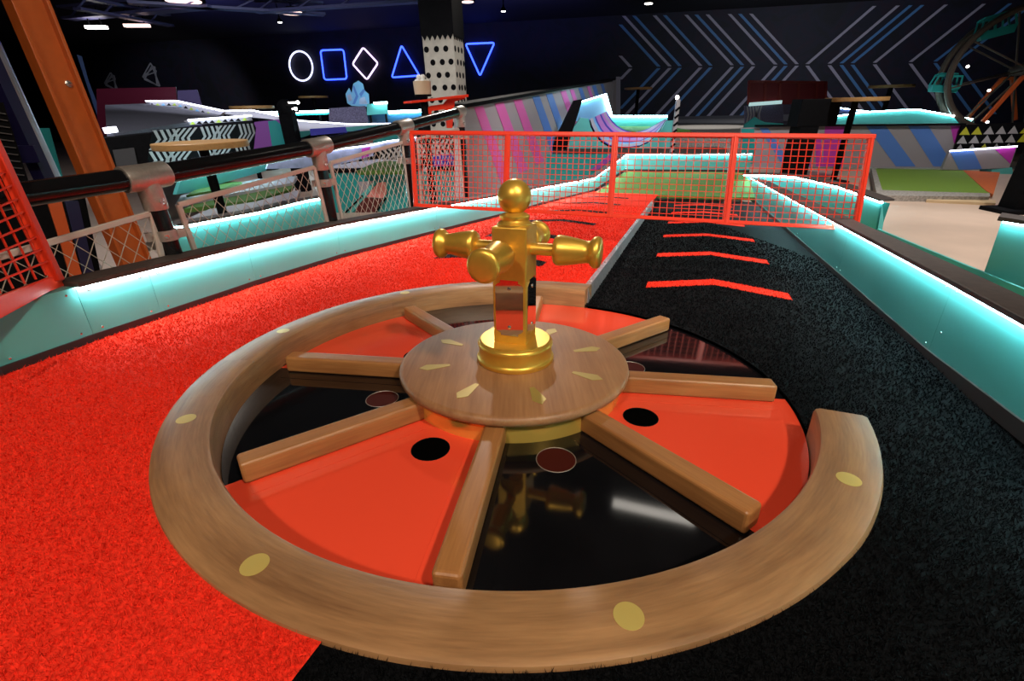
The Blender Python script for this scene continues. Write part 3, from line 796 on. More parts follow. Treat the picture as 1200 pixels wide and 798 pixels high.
# ================================================================== BACKGROUND, LEFT
# orange steel column
cq = pY(80, 120, 2.75); cX, cY = cq.x, cq.y
to = (V((0, 0))-V((cX, cY))).normalized(); yaw = math.atan2(to.y, to.x) + R(24)
col = thing('steel_column', 'orange painted steel column leaning into view behind the railing', 'column', IDM, (cX, cY, 0))
rz = Matrix.Rotation(yaw-PI/2, 3, 'Z')      # local +y looks towards the camera
hw, dp = .070, .046
m = MB(); m.box((cX, cY, CE/2), (hw, .006, CE/2), rz); m.build('web', 'orange_paint', col)
for sg in (-1, 1):
    m = MB(); m.box(V((cX, cY, CE/2)) + rz @ V((sg*hw, 0, 0)), (.008, dp, CE/2), rz); m.build('flange', 'orange_paint', col, bevel=.003)
bp_ = V((cX, cY, 0)); 
m = MB(); nb = rz @ V((0, 1, 0)); hb = hz(bp_, 98); m.lathe([(.016, 0), (.016, .010), (.008, .014)], V((cX, cY, hb)) + rz @ V((-.030, .006, 0)), nb, n=12); m.build('bolt', 'screw', col, smooth=True)
# things behind the column
def vpost(x, y, Y, w, material, label, nm='post', z1=CE, round_=False, d=None):
    p = pY(x, y, Y); m = MB()
    if round_: m.tube([V((p.x, p.y, 0)), V((p.x, p.y, z1))], w/2, 16)
    else: m.box((p.x, p.y, z1/2), (w/2, (d or w)/2, z1/2))
    return m.build(nm, material, smooth=round_), p
o, p = vpost(4, 80, 3.05, .075, 'silver', '', 'silver_pipe', 3.2, True); tag(o, 'silver upright pipe at the very edge behind the orange column', 'pipe')
o, p1 = vpost(29, 160, 2.95, .07, 'bolt_blue', '', 'navy_post', 2.0); tag(o, 'dark navy square post between the silver pipe and the orange column', 'post')
m = MB(); q = pY(18, 181, 2.85); m.box((q.x, q.y, q.z), (.13, .01, .045)); m.box((q.x-.05, q.y+.02, q.z/2), (.02, .01, q.z/2)); o = m.build('navy_bracket', 'bolt_blue'); tag(o, 'dark navy bracket plate with one bright bolt beside the navy post', 'bracket')
m = MB(); m.lathe([(.02, 0), (.02, .012), (.01, .016)], q+V((0, -.01, 0)), (0, -1, 0), n=12); m.build('bolt', 'screw', o, smooth=True)
W = Wall(xy(pY(0, 150, 3.3)), xy(pY(70, 150, 3.6)))
m = MB(); W.slab(m, [(39, 150), (58, 150), (84, 245), (130, 420), (110, 420), (60, 245)], .05); o = m.build('teal_cabinet', 'teal_d'); tag(o, 'narrow teal cabinet side seen between the navy post and the orange column', 'cabinet')
W = Wall(xy(pY(0, 150, 2.78)), xy(pY(70, 150, 2.95)))
m = MB(); W.slab(m, [(-60, 120), (4, 120), (40, 232), (100, 232), (120, 330), (180, 460), (-60, 460)], .03)
o = m.build('dark_screen', 'black'); tag(o, 'black slatted screen behind the red mesh panel', 'screen')
for k in range(14):
    y = 130+k*8; m = MB(); xr = 4+(y-120)*.3; m.prism(W.poly([(-20, y-2), (xr, y+3), (xr, y+4.2), (-20, y-.8)], .02), -W.n*.015); m.build('slat', 'skirt', o)
W = Wall(xy(pY(50, 260, 2.62)), xy(pY(100, 260, 2.75)))
m = MB(); W.slab(m, [(55, 235), (72, 235), (84, 280), (130, 440), (115, 440), (70, 282)], .04); o = m.build('orange_bracket', 'orange_frame'); tag(o, 'dark orange upright piece below the handrail left of the column', 'bracket')
m = MB(); W.slab(m, [(76, 236), (92, 236), (106, 300), (140, 430), (125, 430), (92, 300)], .04); o = m.build('navy_board', 'bolt_blue'); tag(o, 'dark navy upright panel below the handrail next to the column', 'panel')

def table(x, y, D, w, zb, label, post=.05):
    p = pD(x, y, D); r = w*D/F/2
    t = thing('bar_table', label, 'table', IDM, (p.x, p.y, zb), 'round bar tables')
    m = MB(); h_ = max(.045, r*.13); m.lathe([(r*.985, -h_), (r, -h_+.005), (r, -.004), (r*.99, 0), (.01, 0)], p, n=48); m.build('table_top', 'table_wood', t, smooth=True)
    m = MB(); m.tube([V((p.x, p.y, zb)), V((p.x, p.y, p.z-.045))], post, 14); m.build('table_post', 'black', t, smooth=True)
    m = MB(); m.lathe([(r*.55, 0), (r*.55, .012), (r*.2, .02), (.06, .03)], (p.x, p.y, zb), n=24); m.build('table_base', 'black', t, smooth=True)
    return p
table(235.5, 166, 3.6, 99, 0, 'near round wooden bar table just over the railing, in front of the zigzag wall', .036)
table(295, 124, 10., 48, 0, 'round wooden bar table behind the near one, left of the black hooded stand', .07)
table(367, 112.5, 14., 33, 0, 'small distant round bar table below the neon square', .06)
table(1004, 114, 6.8, 64, .0, 'round wooden bar table in front of the stripe painted wall at the right', .045)
table(1045, 99.5, 10.6, 45, .0, 'dim round bar table behind the larger one at the right', .05)
table(748, 102.5, 13.5, 32, .0, 'small dim bar table in front of the left end of the chevron mural', .05)

# zigzag patterned hole
def zig(mb, wl, quad, n, mi, wv=.5, rows=1, lift=.003):
    """quad: tl, tr, br, bl picture points; n chevrons"""
    tl, tr, br, bl = [wl.at(x, y, lift) for x, y in quad]
    def P(u_, v_): return lerp(lerp(bl, br, u_), lerp(tl, tr, u_), v_)
    for r in range(rows):
        v0, v1 = r/rows, (r+1)/rows; vm = (v0+v1)/2
        for i in range(n):
            sg = 1 if (i//4) % 2 == 0 else -1
            a = (i+.3)/n; w = wv/n; k = sg*.55/n*min(2, n/6)
            for (va, vb, ka, kb) in ((v0, vm, 0, k), (vm, v1, k, 0)):
                q = [P(a+ka, va), P(a+w+ka, va), P(a+w+kb, vb), P(a+kb, vb)]
                mb.prism(q, -wl.n*(lift*.8), mi)
ZW = Wall(xy(pY(170, 170, 5.4)), xy(pY(302, 165, 7.2)))
zl = thing('golf_lane', 'raised grey minigolf lane with a black and white zigzag front behind the near bar table', 'minigolf lane', IDM, ZW.at(235, 195))
m = MB(); ZW.slab(m, [(173, 200), (177, 152), (297, 143), (300, 150), (296, 190)], .06); zig(m, ZW, [(177, 153), (297, 144.5), (293, 168), (172, 176)], 20, 1); zig(m, ZW, [(172, 178), (293, 170), (290, 192), (168, 200)], 20, 1)
m.build('patterned_front', ['black', 'offwhite'], zl)
m = MB(); m.prism([ZW.at(125, 158), ZW.at(222, 143), pY(262, 134, 8.6), pY(170, 121, 9.5), pY(123, 123, 7.9)], (0, 0, -.04)); m.build('lane_turf', 'grey_turf', zl)
W = Wall(xy(ZW.at(222, 146, .0)), xy(ZW.at(300, 140, .0)))
m = MB(); W.slab(m, [(220, 141.5), (250, 138.5), (294, 136), (296, 141), (222, 146.5)], .05); 
for k in range(9):
    x = 226+k*7.6; y = 145.6-(x-222)*.075; W.paint(m, [(x-3.4, y+.6), (x, y-3.0), (x+3.4, y+.6)], 1 if k % 4 else 2)
m.build('lit_kerb', ['white', 'black', 'lime'], zl)
m = MB(); m.bar(W.at(221, 141, .06), W.at(294, 135.5, .06), .02, .02); m.build('light_strip', 'led_white', zl)
W2_ = Wall(xy(pY(170, 120, 9.4)), xy(pY(262, 134, 8.3)))
m = MB(); W2_.slab(m, [(170, 118.5), (208, 118.5), (262, 131), (256, 137), (205, 126), (172, 122)], .05)
for k in range(11):
    x = 178+k*6.6; y = 121.5+(max(0, x-205))*.26
    W2_.paint(m, [(x-2.6, y+2.2), (x, y-.6), (x+2.6, y+2.2)], 1 + k % 3)
m.build('far_kerb', ['white', 'black', 'lime', 'skyblue'], zl)
m = MB(); m.bar(W2_.at(171, 118.3, .05), W2_.at(207, 118.3, .05), .02); m.bar(W2_.at(207, 118.3, .05), W2_.at(262, 130, .05), .02); m.build('light_strip', 'led_white', zl)
m = MB(); m.bar(ZW.at(124, 153, .05), ZW.at(135, 151.5, .05), .05); m.build('light_end', 'led_white', zl)
m = MB(); W4 = Wall(xy(pY(124, 160, 5.2)), xy(pY(178, 152, 5.55))); W4.slab(m, [(122, 159), (178, 151), (178, 156), (122, 164)], .05); zig(m, W4, [(124, 159), (176, 152), (176, 155), (124, 162)], 12, 1)
m.build('front_edge', ['black', 'offwhite'], zl)
W = Wall(xy(pY(115, 110, 9.6)), xy(pY(240, 110, 9.9)))
m = MB(); W.slab(m, [(113, 104), (206, 102), (207, 119), (207, 225), (116, 225)], .03); o = m.build('magenta_screen', mat('magenta_screen', (.09, .004, .02), .5)); tag(o, 'dark magenta mesh screen at the back of the grey zigzag lane', 'screen')
m = MB(); W.slab(m, [(208, 106), (231, 105), (236, 122), (236, 170), (209, 170)], .03); o = m.build('violet_board', mat('violet_panel', (.07, .055, .15), .5)); tag(o, 'grey violet panel beside the dark magenta screen', 'panel')
W = Wall(xy(pY(88, 80, 12)), xy(pY(105, 80, 12.2))); m = MB(); W.slab(m, [(90, 64), (96, 66), (104, 95), (150, 215), (140, 215)], .05); o = m.build('blue_banner', mat('blue_banner', (.01, .06, .22), .5)); tag(o, 'narrow dark blue banner right beside the orange column', 'banner')
# equipment box under the near table
W = Wall(xy(pY(130, 190, 4.3)), xy(pY(180, 190, 4.5)))
m = MB(); W.slab(m, [(122, 162), (178, 156), (170, 200), (150, 215), (125, 260)], .3); o = m.build('equipment_case', 'black'); tag(o, 'black equipment case standing behind the railing next to the column', 'case')
m = MB(); m.prism(W.poly([(132, 176), (157, 173), (162, 196), (138, 200)], .012), -W.n*.011); m.build('side_panel', mat('case_panel', (.05, .05, .055), .6), o)

# lanes seen through the railing
def lit_wall(name, label, wl, pts, top, material, th=.05, led='led_bg', cap=None, paints=(), mats=None, lw=.016, dz=0):
    """a kerb wall in picture outline with a light strip along its top edge"""
    t = thing(name, label, 'kerb', IDM, wl.at(*pts[-1]))
    m = MB(); wl.slab(m, pts, th)
    for mi, pl in paints: wl.paint(m, pl, mi, .004)
    m.build('kerb_face', mats or material, t)
    if led:
        m = MB()
        for a, b in zip(top[:-1], top[1:]): m.bar(wl.at(*a, .012), wl.at(*b, .012), .016, lw)
        m.build('light_strip', led, t)
    if cap:
        m = MB()
        for a, b in zip(top[:-1], top[1:]):
            P, Q = wl.at(*a), wl.at(*b); o_ = V((0, 0, .012)); m.prism([P+o_+wl.n*.03, Q+o_+wl.n*.03, Q+o_-wl.n*cap, P+o_-wl.n*cap], (0, 0, .015))
        m.build('kerb_cap', 'cap', t)
    return t
W = Wall(xy(pw(230, 282, .42)), xy(pw(358, 238, .42)))
lit_wall('lane_kerb', 'brightly lit teal kerb low behind the second mesh panel of the railing', W, [(205, 268), (300, 250.5), (357, 236), (362, 275), (300, 300), (205, 315)], [(205, 267.5), (300, 250), (357, 236)], 'teal', cap=.10)
q0 = W.at(357, 236); W = Wall(xy(q0), xy(pw(379, 234, .42)+V((.0, .25, 0))))
lit_wall('lane_kerb', 'pale lit end of the teal kerb next to the second railing post', W, [(358, 236), (381, 232), (388, 276), (362, 280)], [(358, 236), (381, 232)], 'teal', cap=.06)
g = MB(); flat(g, [(205, 262), (245, 245), (300, 236), (352, 222), (348, 231), (300, 246)], .36); o = g.build('lane_surface', 'grey'); tag(o, 'grey strip of lane floor behind the lit teal kerb', 'lane floor')
g = MB(); flat(g, [(215, 245), (230, 237), (345, 215), (340, 222), (300, 234)], .37); o = g.build('turf_patch', 'green_turf'); tag(o, 'long dark green turf patch seen through the second mesh panel', 'turf')
g = MB(); flat(g, [(205, 240), (212, 229), (300, 210), (348, 206), (343, 214), (250, 231)], .40); o = g.build('white_slab', 'white'); tag(o, 'white painted slab beside the dark green turf patch', 'slab')
g = MB(); flat(g, [(218, 229), (228, 223), (268, 212.5), (283, 213), (284, 217)], .42); o = g.build('turf_patch', 'green_turf'); tag(o, 'bright green turf patch on the white slab just under the handrail', 'turf')
W = Wall(xy(pw(212, 226, .42)), xy(pw(312, 205, .42)))
lit_wall('teal_wall', 'teal lane wall under the handrail right behind the near bar table post', W, [(207, 228), (214, 205), (300, 184), (314, 182), (312, 200), (220, 226)], [(214, 205), (300, 184), (314, 182)], 'teal', cap=None)
W = Wall(xy(pY(313, 195, 6.3)), xy(pY(470, 166, 7.6)))
lit_wall('marble_wall', 'pale lilac marble patterned lane wall below the handrail between the posts', W, [(312, 198), (318, 183), (395, 175), (428, 171), (455, 165.5), (488, 161), (488, 170), (440, 182), (385, 196)], [(318, 183), (395, 175), (428, 171), (455, 165.5), (488, 161)], 'marble', led='led_white', mats=['marble', 'magenta', 'black'],
    paints=[(1, [(424, 174), (434, 172), (432, 183), (424, 186)]), (2, [(440, 174), (443, 173.5), (440, 181), (437, 182)]), (2, [(447, 172.5), (450, 172), (447, 180), (444, 181)]), (2, [(454, 171), (457, 170.5), (454, 178), (451, 179)])])
W = Wall(xy(pw(385, 202, .5)), xy(pw(482, 200, .5)))
tw = thing('teal_lane_block', 'dark teal lane block with a cut out opening behind the third mesh panel', 'minigolf lane', IDM, W.at(430, 240))
m = MB(); W.slab(m, [(378, 202), (545, 199), (545, 240), (482, 260), (378, 280)], .5); m.build('block_face', 'teal_d', tw)
m = MB(); m.prism(W.poly([(378, 198.5), (545, 195.5), (545, 200), (378, 203)], .02), -W.n*.1); m.build('block_edge', 'black', tw)
m = MB(); m.prism(W.poly([(429, 231), (443, 214), (452, 213.5), (453, 227), (449, 232)], .012), -W.n*.008); m.build('salmon_panel', 'pinkish', tw)
m = MB(); m.prism(W.poly([(415, 250), (424, 234), (428, 232), (449, 232.5), (441, 247), (430, 262), (412, 262)], .010), -W.n*.007); m.build('maroon_panel', 'maroon', tw)
m = MB(); m.prism(W.poly([(404, 248), (437, 213.5), (441, 213.5), (428, 231), (408, 254)], .016), -W.n*.008); m.build('teal_ridge', 'teal', tw)
m = MB(); m.prism(W.poly([(420, 213), (438, 212), (434, 218), (421, 230)], .008), -W.n*.006); m.build('grey_gap', 'grey', tw)
m = MB(); m.bar(W.at(404, 250, .02), W.at(425, 229, .02), .02); m.bar(W.at(440, 250, .02), W.at(453, 231, .02), .02); m.build('dark_seam', 'black', tw)
q = W.at(430, 200); g = MB(); zt_ = q.z+.03
m = MB(); pts_ = [(418, 200), (440, 190), (455, 188), (470, 189.5), (482, 195), (484, 199)]
m.prism([pw(x, y, zt_) for x, y in pts_], (0, 0, -.05)); o = m.build('turf_patch', 'green_turf'); tag(o, 'rounded green turf mound on top of the dark teal lane block', 'turf')
m = MB(); flat(m, [(385, 200), (392, 194), (440, 186), (485, 183), (490, 196), (480, 198), (470, 189.5), (455, 188), (440, 190), (420, 199)], zt_-.02); o = m.build('white_slab', 'white'); tag(o, 'white slab around the rounded green turf mound', 'slab')
W5 = Wall(xy(pY(440, 180, 6.0)), xy(pY(545, 172, 6.3)))
m = MB(); W5.slab(m, [(437, 186), (440, 176), (468, 168), (545, 158), (545, 195), (486, 197), (470, 188)], .05); zig(m, W5, [(440, 177), (545, 160), (545, 180), (440, 190)], 18, 1)
W5.paint(m, [(505, 181), (535, 179), (534, 200), (507, 201)], 2); W5.paint(m, [(505, 176), (515, 175), (515, 181), (505, 182)], 3)
W5.paint(m, [(462, 175), (486, 170), (484, 174), (464, 179)], 3)
o = m.build('patterned_wall', ['black', 'offwhite', 'royal', 'maroon']); tag(o, 'black and white zigzag patterned wall behind the red fence left bay', 'wall panel')
W = Wall(xy(pY(485, 200, 5.2)), xy(pY(545, 195, 5.3)))
m = MB(); W.slab(m, [(494, 201), (506, 190), (506, 201)], .03); o = m.build('white_wedge', 'white'); tag(o, 'small white wedge behind the red fence left bay', 'wedge')

# mid distance pieces above the handrail
def panel(pts, Y0, Y1, material, name, label, cat='panel', th=.05, mats=None, paints=()):
    xa = min(p[0] for p in pts); xb = max(p[0] for p in pts); ym = sum(p[1] for p in pts)/len(pts)
    w_ = Wall(xy(pY(xa, ym, Y0)), xy(pY(xb, ym, Y1))); m = MB(); w_.slab(m, pts, th)
    for mi, pl in paints: w_.paint(m, pl, mi, .006)
    o = m.build(name, mats or material); tag(o, label, cat)
    P = w_.poly(pts); zl_ = min(p.z for p in P); xs_ = sorted(P, key=lambda p: p.x)
    if zl_ > .03:
        l_ = MB(); q = lerp(xs_[0], xs_[-1], .5); hl = (xs_[-1]-xs_[0]).length*.35
        for sg in (-1, 1):
            c_ = q + w_.d*hl*sg - w_.n*(th*.5); l_.box((c_.x, c_.y, (zl_+.02)/2), (.02, min(.02, th*.4), (zl_+.02)/2))
        l_.build('support', 'black', o)
    return o, w_
panel([(298, 143), (334, 139), (337, 172), (292, 177)], 8.4, 8.6, 'purple', 'purple_partition', 'dark purple and teal lane wall left of the black hooded stand', 'wall panel', .05, ['purple', 'teal_d', 'maroon'], [(1, [(314, 142), (323, 141), (334, 150), (337, 170), (319, 172)])])
wr_, _w = panel([(245, 131), (295, 129.5), (352, 142), (410, 146), (488, 145), (490, 150), (410, 153), (350, 156), (330, 152), (320, 140), (290, 137)], 9.2, 10.6, 'white', 'white_barrier', 'long white lit lane rim behind the black hooded stand', 'kerb')
m = MB(); wv = Wall(xy(pY(245, 131, 9.1)), xy(pY(488, 145, 10.5)))
for a, b in (((247, 130.5), (295, 129)), ((295, 129), (352, 141.5)), ((352, 141.5), (410, 145.5)), ((410, 145.5), (488, 144.5))): m.bar(wv.at(*a), wv.at(*b), .03, .02)
m.build('light_strip', 'led_white', wr_)
panel([(348, 154), (364, 153), (363, 158), (349, 163)], 8.6, 8.7, 'teal_d', 'teal_board', 'small teal panel right of the black hooded stand', 'panel')
panel([(363, 151), (405, 148.5), (407, 155), (364, 159)], 8.3, 8.5, 'royal', 'royal_board', 'royal blue panel just above the second tee fitting', 'panel')
panel([(405, 149), (490, 143), (490, 152), (406, 154)], 8.9, 9.2, 'teal', 'teal_board', 'bright teal strip panel right of the royal blue one', 'panel')
panel([(437, 152), (488, 149), (488, 166), (437, 168)], 8.1, 8.3, 'teal_d', 'teal_board', 'dark teal panel behind the third tee fitting', 'panel')
panel([(400, 164), (437, 159), (437, 168), (404, 170)], 7.9, 8.0, 'darkred', 'red_board', 'dark red panel below the handrail between the second and third posts', 'panel', .05, ['darkred', 'offwhite'], [(1, [(404, 169), (437, 166.5), (437, 168), (404, 170.5)])])
o, w_ = panel([(298, 133), (387, 130), (387, 134), (298, 137)], 12.5, 13., 'teal_d', 'lane_barrier', 'thin distant teal rim with a glowing top behind the bar tables', 'kerb')
m = MB(); m.bar(w_.at(298, 132.8, .03), w_.at(387, 130.2, .03), .05, .05); m.build('light_strip', 'led_bg', o)
panel([(385, 127), (428, 124), (432, 143), (386, 146)], 10.2, 10.4, 'speckle', 'speckled_box', 'grey speckled box wall left of the glowing teal steps', 'wall panel', .08)
o, w_ = panel([(407, 121), (405, 110), (409, 103), (412, 109), (414, 98), (420, 94.5), (425, 98), (427, 106), (432, 110), (433, 121), (430, 125), (412, 124)], 10.9, 11., 'skyblue', 'flame_cutout', 'pale blue flame shaped cut out board under the neon signs', 'cut out', .06, ['skyblue', 'blue', 'marble'],
    [(1, [(413, 101), (415, 100), (420, 113), (416, 122), (413, 122), (417, 112)]), (1, [(421, 110), (426, 104), (428, 106), (423, 114)]), (2, [(421, 116), (427, 113), (431, 122), (421, 122)]), (2, [(407, 112), (411, 110), (413, 117), (409, 119)])])
for (pl, lb) in (([(430, 122), (454, 120.5), (454, 129), (456, 133), (430, 135)], 'bright teal stepped block right of the flame shaped board'),):
    o, w_ = panel(pl, 10.3, 10.4, 'teal', 'teal_step', lb, 'block', .1)
    m = MB(); m.bar(w_.at(438, 120.8, .04), w_.at(454, 120.2, .04), .03, .03); m.build('light_strip', 'led_bg', o)
o, w_ = panel([(430, 133), (500, 131), (500, 150), (430, 150)], 10.6, 10.8, mat('deep_blue_wall', (.01, .09, .20), .5), 'blue_wall', 'deep blue lane wall with a glowing top below the golf ball cup', 'wall panel', .1)
m = MB(); m.bar(w_.at(455, 131.6, .04), w_.at(522, 128.6, .04), .03, .05); m.build('light_strip', 'led_bg', o)
# black hooded stand with small lamps
sp_ = pY(340, 150, 8.0)
sd = thing('hooded_stand', 'black hooded stand with two tiny bright lamps between the bar tables', 'stand', IDM, (sp_.x, sp_.y, 0))
zt_ = hz(sp_, 118)
m = MB(); m.box((sp_.x, sp_.y, (zt_-.1)/2), (.10, .09, (zt_-.1)/2)); m.build('stand_post', 'black', sd)
m = MB(); m.sphere((sp_.x, sp_.y, zt_-.10), .125, 20); m.box((sp_.x+.03, sp_.y, zt_-.12), (.12, .11, .05)); m.build('stand_hood', 'black', sd, smooth=True)
for x, y in ((349, 120), (346.5, 127.5)):
    m = MB(); q = pY(x, y, 7.85); m.sphere(q, .026, 10); m.bar(q, V((sp_.x, sp_.y, q.z)), .02); m.build('lamp', 'lamp', sd, smooth=True)

# golf ball cup on its red bracket
cp_ = pY(496, 113, 4.3)
br = thing('ball_tray', 'red sheet metal tray on brackets left of the pink striped wall', 'tray', IDM, cp_)
zt_ = cp_.z
wb_ = Wall(xy(cp_), xy(pY(545, 113, 4.5)))
m = MB(); m.prism(wb_.poly([(482, 118.5), (549, 110.5), (549, 113.5), (482, 121)], .09), -wb_.n*.18); m.build('tray_plate', 'red_paint', br)
m = MB(); wb_.slab(m, [(495, 130), (505, 124), (520, 122), (528, 113), (545, 111), (545, 116), (533, 119), (530, 150), (524, 150), (522, 128), (506, 130), (503, 152), (497, 152)], .02); m.build('bracket', 'red_paint', br)
m = MB(); m.tube([cp_-V((0, 0, .012)), V((cp_.x, cp_.y, 0))], .03, 12); m.build('tray_post', 'black', br, smooth=True)
cup = thing('ball_bucket', 'cream bucket full of white golf balls on the red tray', 'bucket', IDM, cp_)
m = MB(); m.lathe([(.066, .001), (.072, .11), (.067, .11), (.062, .02), (.001, .02)], cp_, n=28); m.build('bucket_body', 'cream', cup, smooth=True)
m = MB(); m.lathe([(.0665, .0), (.0695, .014), (.067, .014), (.066, 0)], cp_, n=28); m.build('bucket_foot', 'black', cup, smooth=True)
bm_ = MB(); bm_.sphere((0, 0, 0), .0213, 14)
b0 = bm_.build('golf_ball', 'golf', None, IDM, (0, 0, 0), smooth=True)
k = 0
for rr, nb_, zz in ((.043, 6, .105), (0.0, 1, .118), (.022, 3, .137)):
    for i in range(nb_):
        o = b0 if k == 0 else b0.copy()
        if k: COL.objects.link(o)
        o.location = cp_ + V((rr*math.cos(2*PI*i/nb_+zz*9), rr*math.sin(2*PI*i/nb_+zz*9), zz)); k += 1
        tag(o, 'white golf ball heaped in the cream bucket on the red tray', 'golf ball', 'golf balls in the bucket')

# dotted column
dq = pY(523.5, 100, 7.4); cc = thing('dotted_column', 'square beige column with black dots and a black upper half', 'column', IDM, (dq.x, dq.y, 0))
ry = Matrix.Rotation(R(-13), 3, 'Z'); hw = .215
zj = hz(dq, 43)
m = MB(); m.box((dq.x, dq.y, zj/2), (hw, hw, zj/2), ry)
rng = random.Random(3)
for face, nx in ((V((0, -1, 0)), V((1, 0, 0))), (V((1, 0, 0)), V((0, 1, 0)))):
    n_ = ry @ face; x_ = ry @ nx; ctr = V((dq.x, dq.y, 0)) + n_*hw
    for r in range(9):
        for c_ in range(3):
            u_ = (-.135+.135*c_ + (.067 if r % 2 else 0) - .03)
            if abs(u_) > hw-.03: continue
            z = zj-.16-.15*r
            m.lathe([(.036, 0), (.036, .003)], ctr + x_*(u_+rng.uniform(-.012, .012)) + V((0, 0, z)), n_, n=14, mi=1)
m.build('column_lower', ['beige_col', 'black'], cc)
m = MB(); m.box((dq.x, dq.y, (zj+CE)/2), (hw+.012, hw+.012, (CE-zj)/2), ry)
for face, nx in ((V((0, -1, 0)), V((1, 0, 0))), (V((1, 0, 0)), V((0, 1, 0)))):
    n_ = ry @ face; x_ = ry @ nx; ctr = V((dq.x, dq.y, zj)) + n_*(hw+.012)
    for i in range(6):
        u0 = -hw+i*hw/3; m.prism([ctr+x_*u0, ctr+x_*(u0+hw/3), ctr+x_*(u0+hw/6)-V((0, 0, .06))], -n_*.01)
m.build('column_upper', 'black', cc)

# pink, grey and blue striped partition
PWl = Wall(xy(pw(545, 233, .36)), xy(pY(720, 120, 14.)))
pz = thing('striped_partition', 'tall partition wall painted with pink, grey and blue slanting stripes', 'partition', IDM, PWl.at(545, 235))
m = MB(); PWl.slab(m, [(543, 127), (600, 115), (720, 95), (721, 150), (640, 215), (543, 245)], .10)
TP = lambda x: 127.5-(x-543)*.1835
def band(x0, x1, mi, ln=.30):
    """slanting stripe from the top edge"""
    y0 = TP(x0); yb = 238-(x0-543)*.55
    dx = (yb-y0)*.30
    PWl.paint(m, [(x0, y0+.6), (x1, TP(x1)+.6), (min(x1+dx, 720), 238-(x1+dx-543)*.52), (min(x0+dx, 719), 238-(x0+dx-543)*.52)], mi, .006)
for x0, x1, mi in ((556, 566, 1), (580, 590, 1), (602, 611, 1), (624, 632, 2), (640, 647, 2), (657, 663, 1), (668, 672, 1), (678, 682, 2), (688, 691, 1), (694, 698, 2), (704, 707, 2)):
    band(x0, x1, mi)
m.build('partition_face', ['grey', 'pink', 'blue'], pz)
m = MB(); T1, T2 = PWl.at(543, 126.5), PWl.at(720, 94); m.prism([T1+PWl.n*.03, T2+PWl.n*.03, T2-PWl.n*.2, T1-PWl.n*.2], (0, 0, .035)); m.build('partition_cap', 'black', pz)
m = MB(); T1 = PWl.at(718, 95); e_ = PWl.at(718, 150); m.prism([PWl.at(718, 94, .01), PWl.at(722, 93.5, .01), PWl.at(722, 150, .01), PWl.at(718, 150, .01)], -PWl.n*.11); m.build('end_trim', 'grey', pz)

# half pipe hole beyond the fence
HY0, HY1 = 8.1, 9.3
hp = thing('half_pipe', 'purple and white striped half pipe ramp between blue walls beyond the fence', 'ramp', IDM, pY(735, 172, HY0))
front = [(690, 140), (692, 147), (697, 157), (704, 165), (713, 170.5), (725, 173), (737, 173), (750, 171), (761, 166), (770, 158), (776, 150), (781, 141)]
backc = [(711, 130.5), (714, 136), (718, 142), (723, 147), (729, 151), (735, 153.5), (742, 155), (750, 154), (758, 151.5), (766, 147), (773, 143), (780, 139)]
m = MB(); fr = [pY(x, y, HY0) for x, y in front]; bk = [pY(x, y, HY1) for x, y in backc]
bands = [(0, .06, 2), (.06, .20, 3), (.20, .30, 1), (.30, .36, 2), (.36, .58, 0), (.58, .66, 2), (.66, .8, 0), (.8, .88, 3), (.88, .94, 0), (.94, 1.0, 2)]
for i in range(len(fr)-1):
    for a, b, mi in bands:
        q = [lerp(fr[i], bk[i], a), lerp(fr[i+1], bk[i+1], a), lerp(fr[i+1], bk[i+1], b), lerp(fr[i], bk[i], b)]
        nrm_ = (q[1]-q[0]).cross(q[3]-q[0]).normalized(); nrm_ *= (1 if nrm_.z > 0 else -1)
        m.prism(q, -nrm_*.03, mi)
m.build('ramp_surface', [mat('lilac_ramp', (.55, .22, .60), .4), 'skyblue', 'royal', 'white'], hp)
m = MB()
for a, b in zip(fr[:-1], fr[1:]): m.bar(a-V((0, .01, .02)), b-V((0, .01, .02)), .03, .05)
m.build('ramp_edge', 'black', hp)
w_ = Wall(xy(pY(683, 118, 8.6)), xy(pY(710, 110, 9.5)))
m = MB(); w_.slab(m, [(682, 119), (709.5, 110.5), (717, 136), (690, 142), (676, 142)], .05); m.build('end_wall', 'skyblue', hp)
m = MB(); m.bar(w_.at(709.5, 110.5, .02), w_.at(717, 136, .02), .03); m.bar(w_.at(682, 119, .02), w_.at(709.5, 110.5, .02), .012); m.build('end_light', 'led_bg', hp)
w_ = Wall(xy(pY(664, 160, 8.0)), xy(pY(792, 160, 8.0)))
m = MB(); w_.slab(m, [(664, 174)] + [(672, 150), (680, 138), (690, 139)] + [(x, y+1.5) for x, y in front[1:-1]] + [(781, 142), (791, 141), (790, 174)], .06); m.build('front_wall', 'teal', hp)
m = MB(); w_.slab(m, [(640, 174), (852, 174), (852, 181), (640, 181)], .3); m.build('front_curb', 'cap', hp)
m = MB(); w_.slab(m, [(673, 118), (683, 116), (664, 176), (645, 176)], .15); m.build('black_side', 'black', hp)
w_ = Wall(xy(pY(715, 150, 10.4)), xy(pY(790, 150, 10.4)))
wt = Wall(xy(pY(634, 190, 7.7)), xy(pY(722, 190, 7.7)))
m = MB(); wt.slab(m, [(640, 181), (724, 181), (718, 190), (716, 240), (632, 240), (632, 200)], .05); m.build('low_side', 'teal_d', hp)
m = MB(); m.prism([wt.at(716, 180, .02), wt.at(725, 181, .02), wt.at(699, 200, .02), wt.at(692, 199, .02)], -wt.n*.015); m.build('dark_brace', 'purple', hp)
bl_ = thing('golf_lane', 'short teal and green lane end seen through the half pipe', 'minigolf lane', IDM, w_.at(750, 158))
m = MB(); w_.slab(m, [(716, 136.5), (782, 136.5), (782, 149), (716, 149)], .05); m.build('end_kerb', 'teal', bl_)
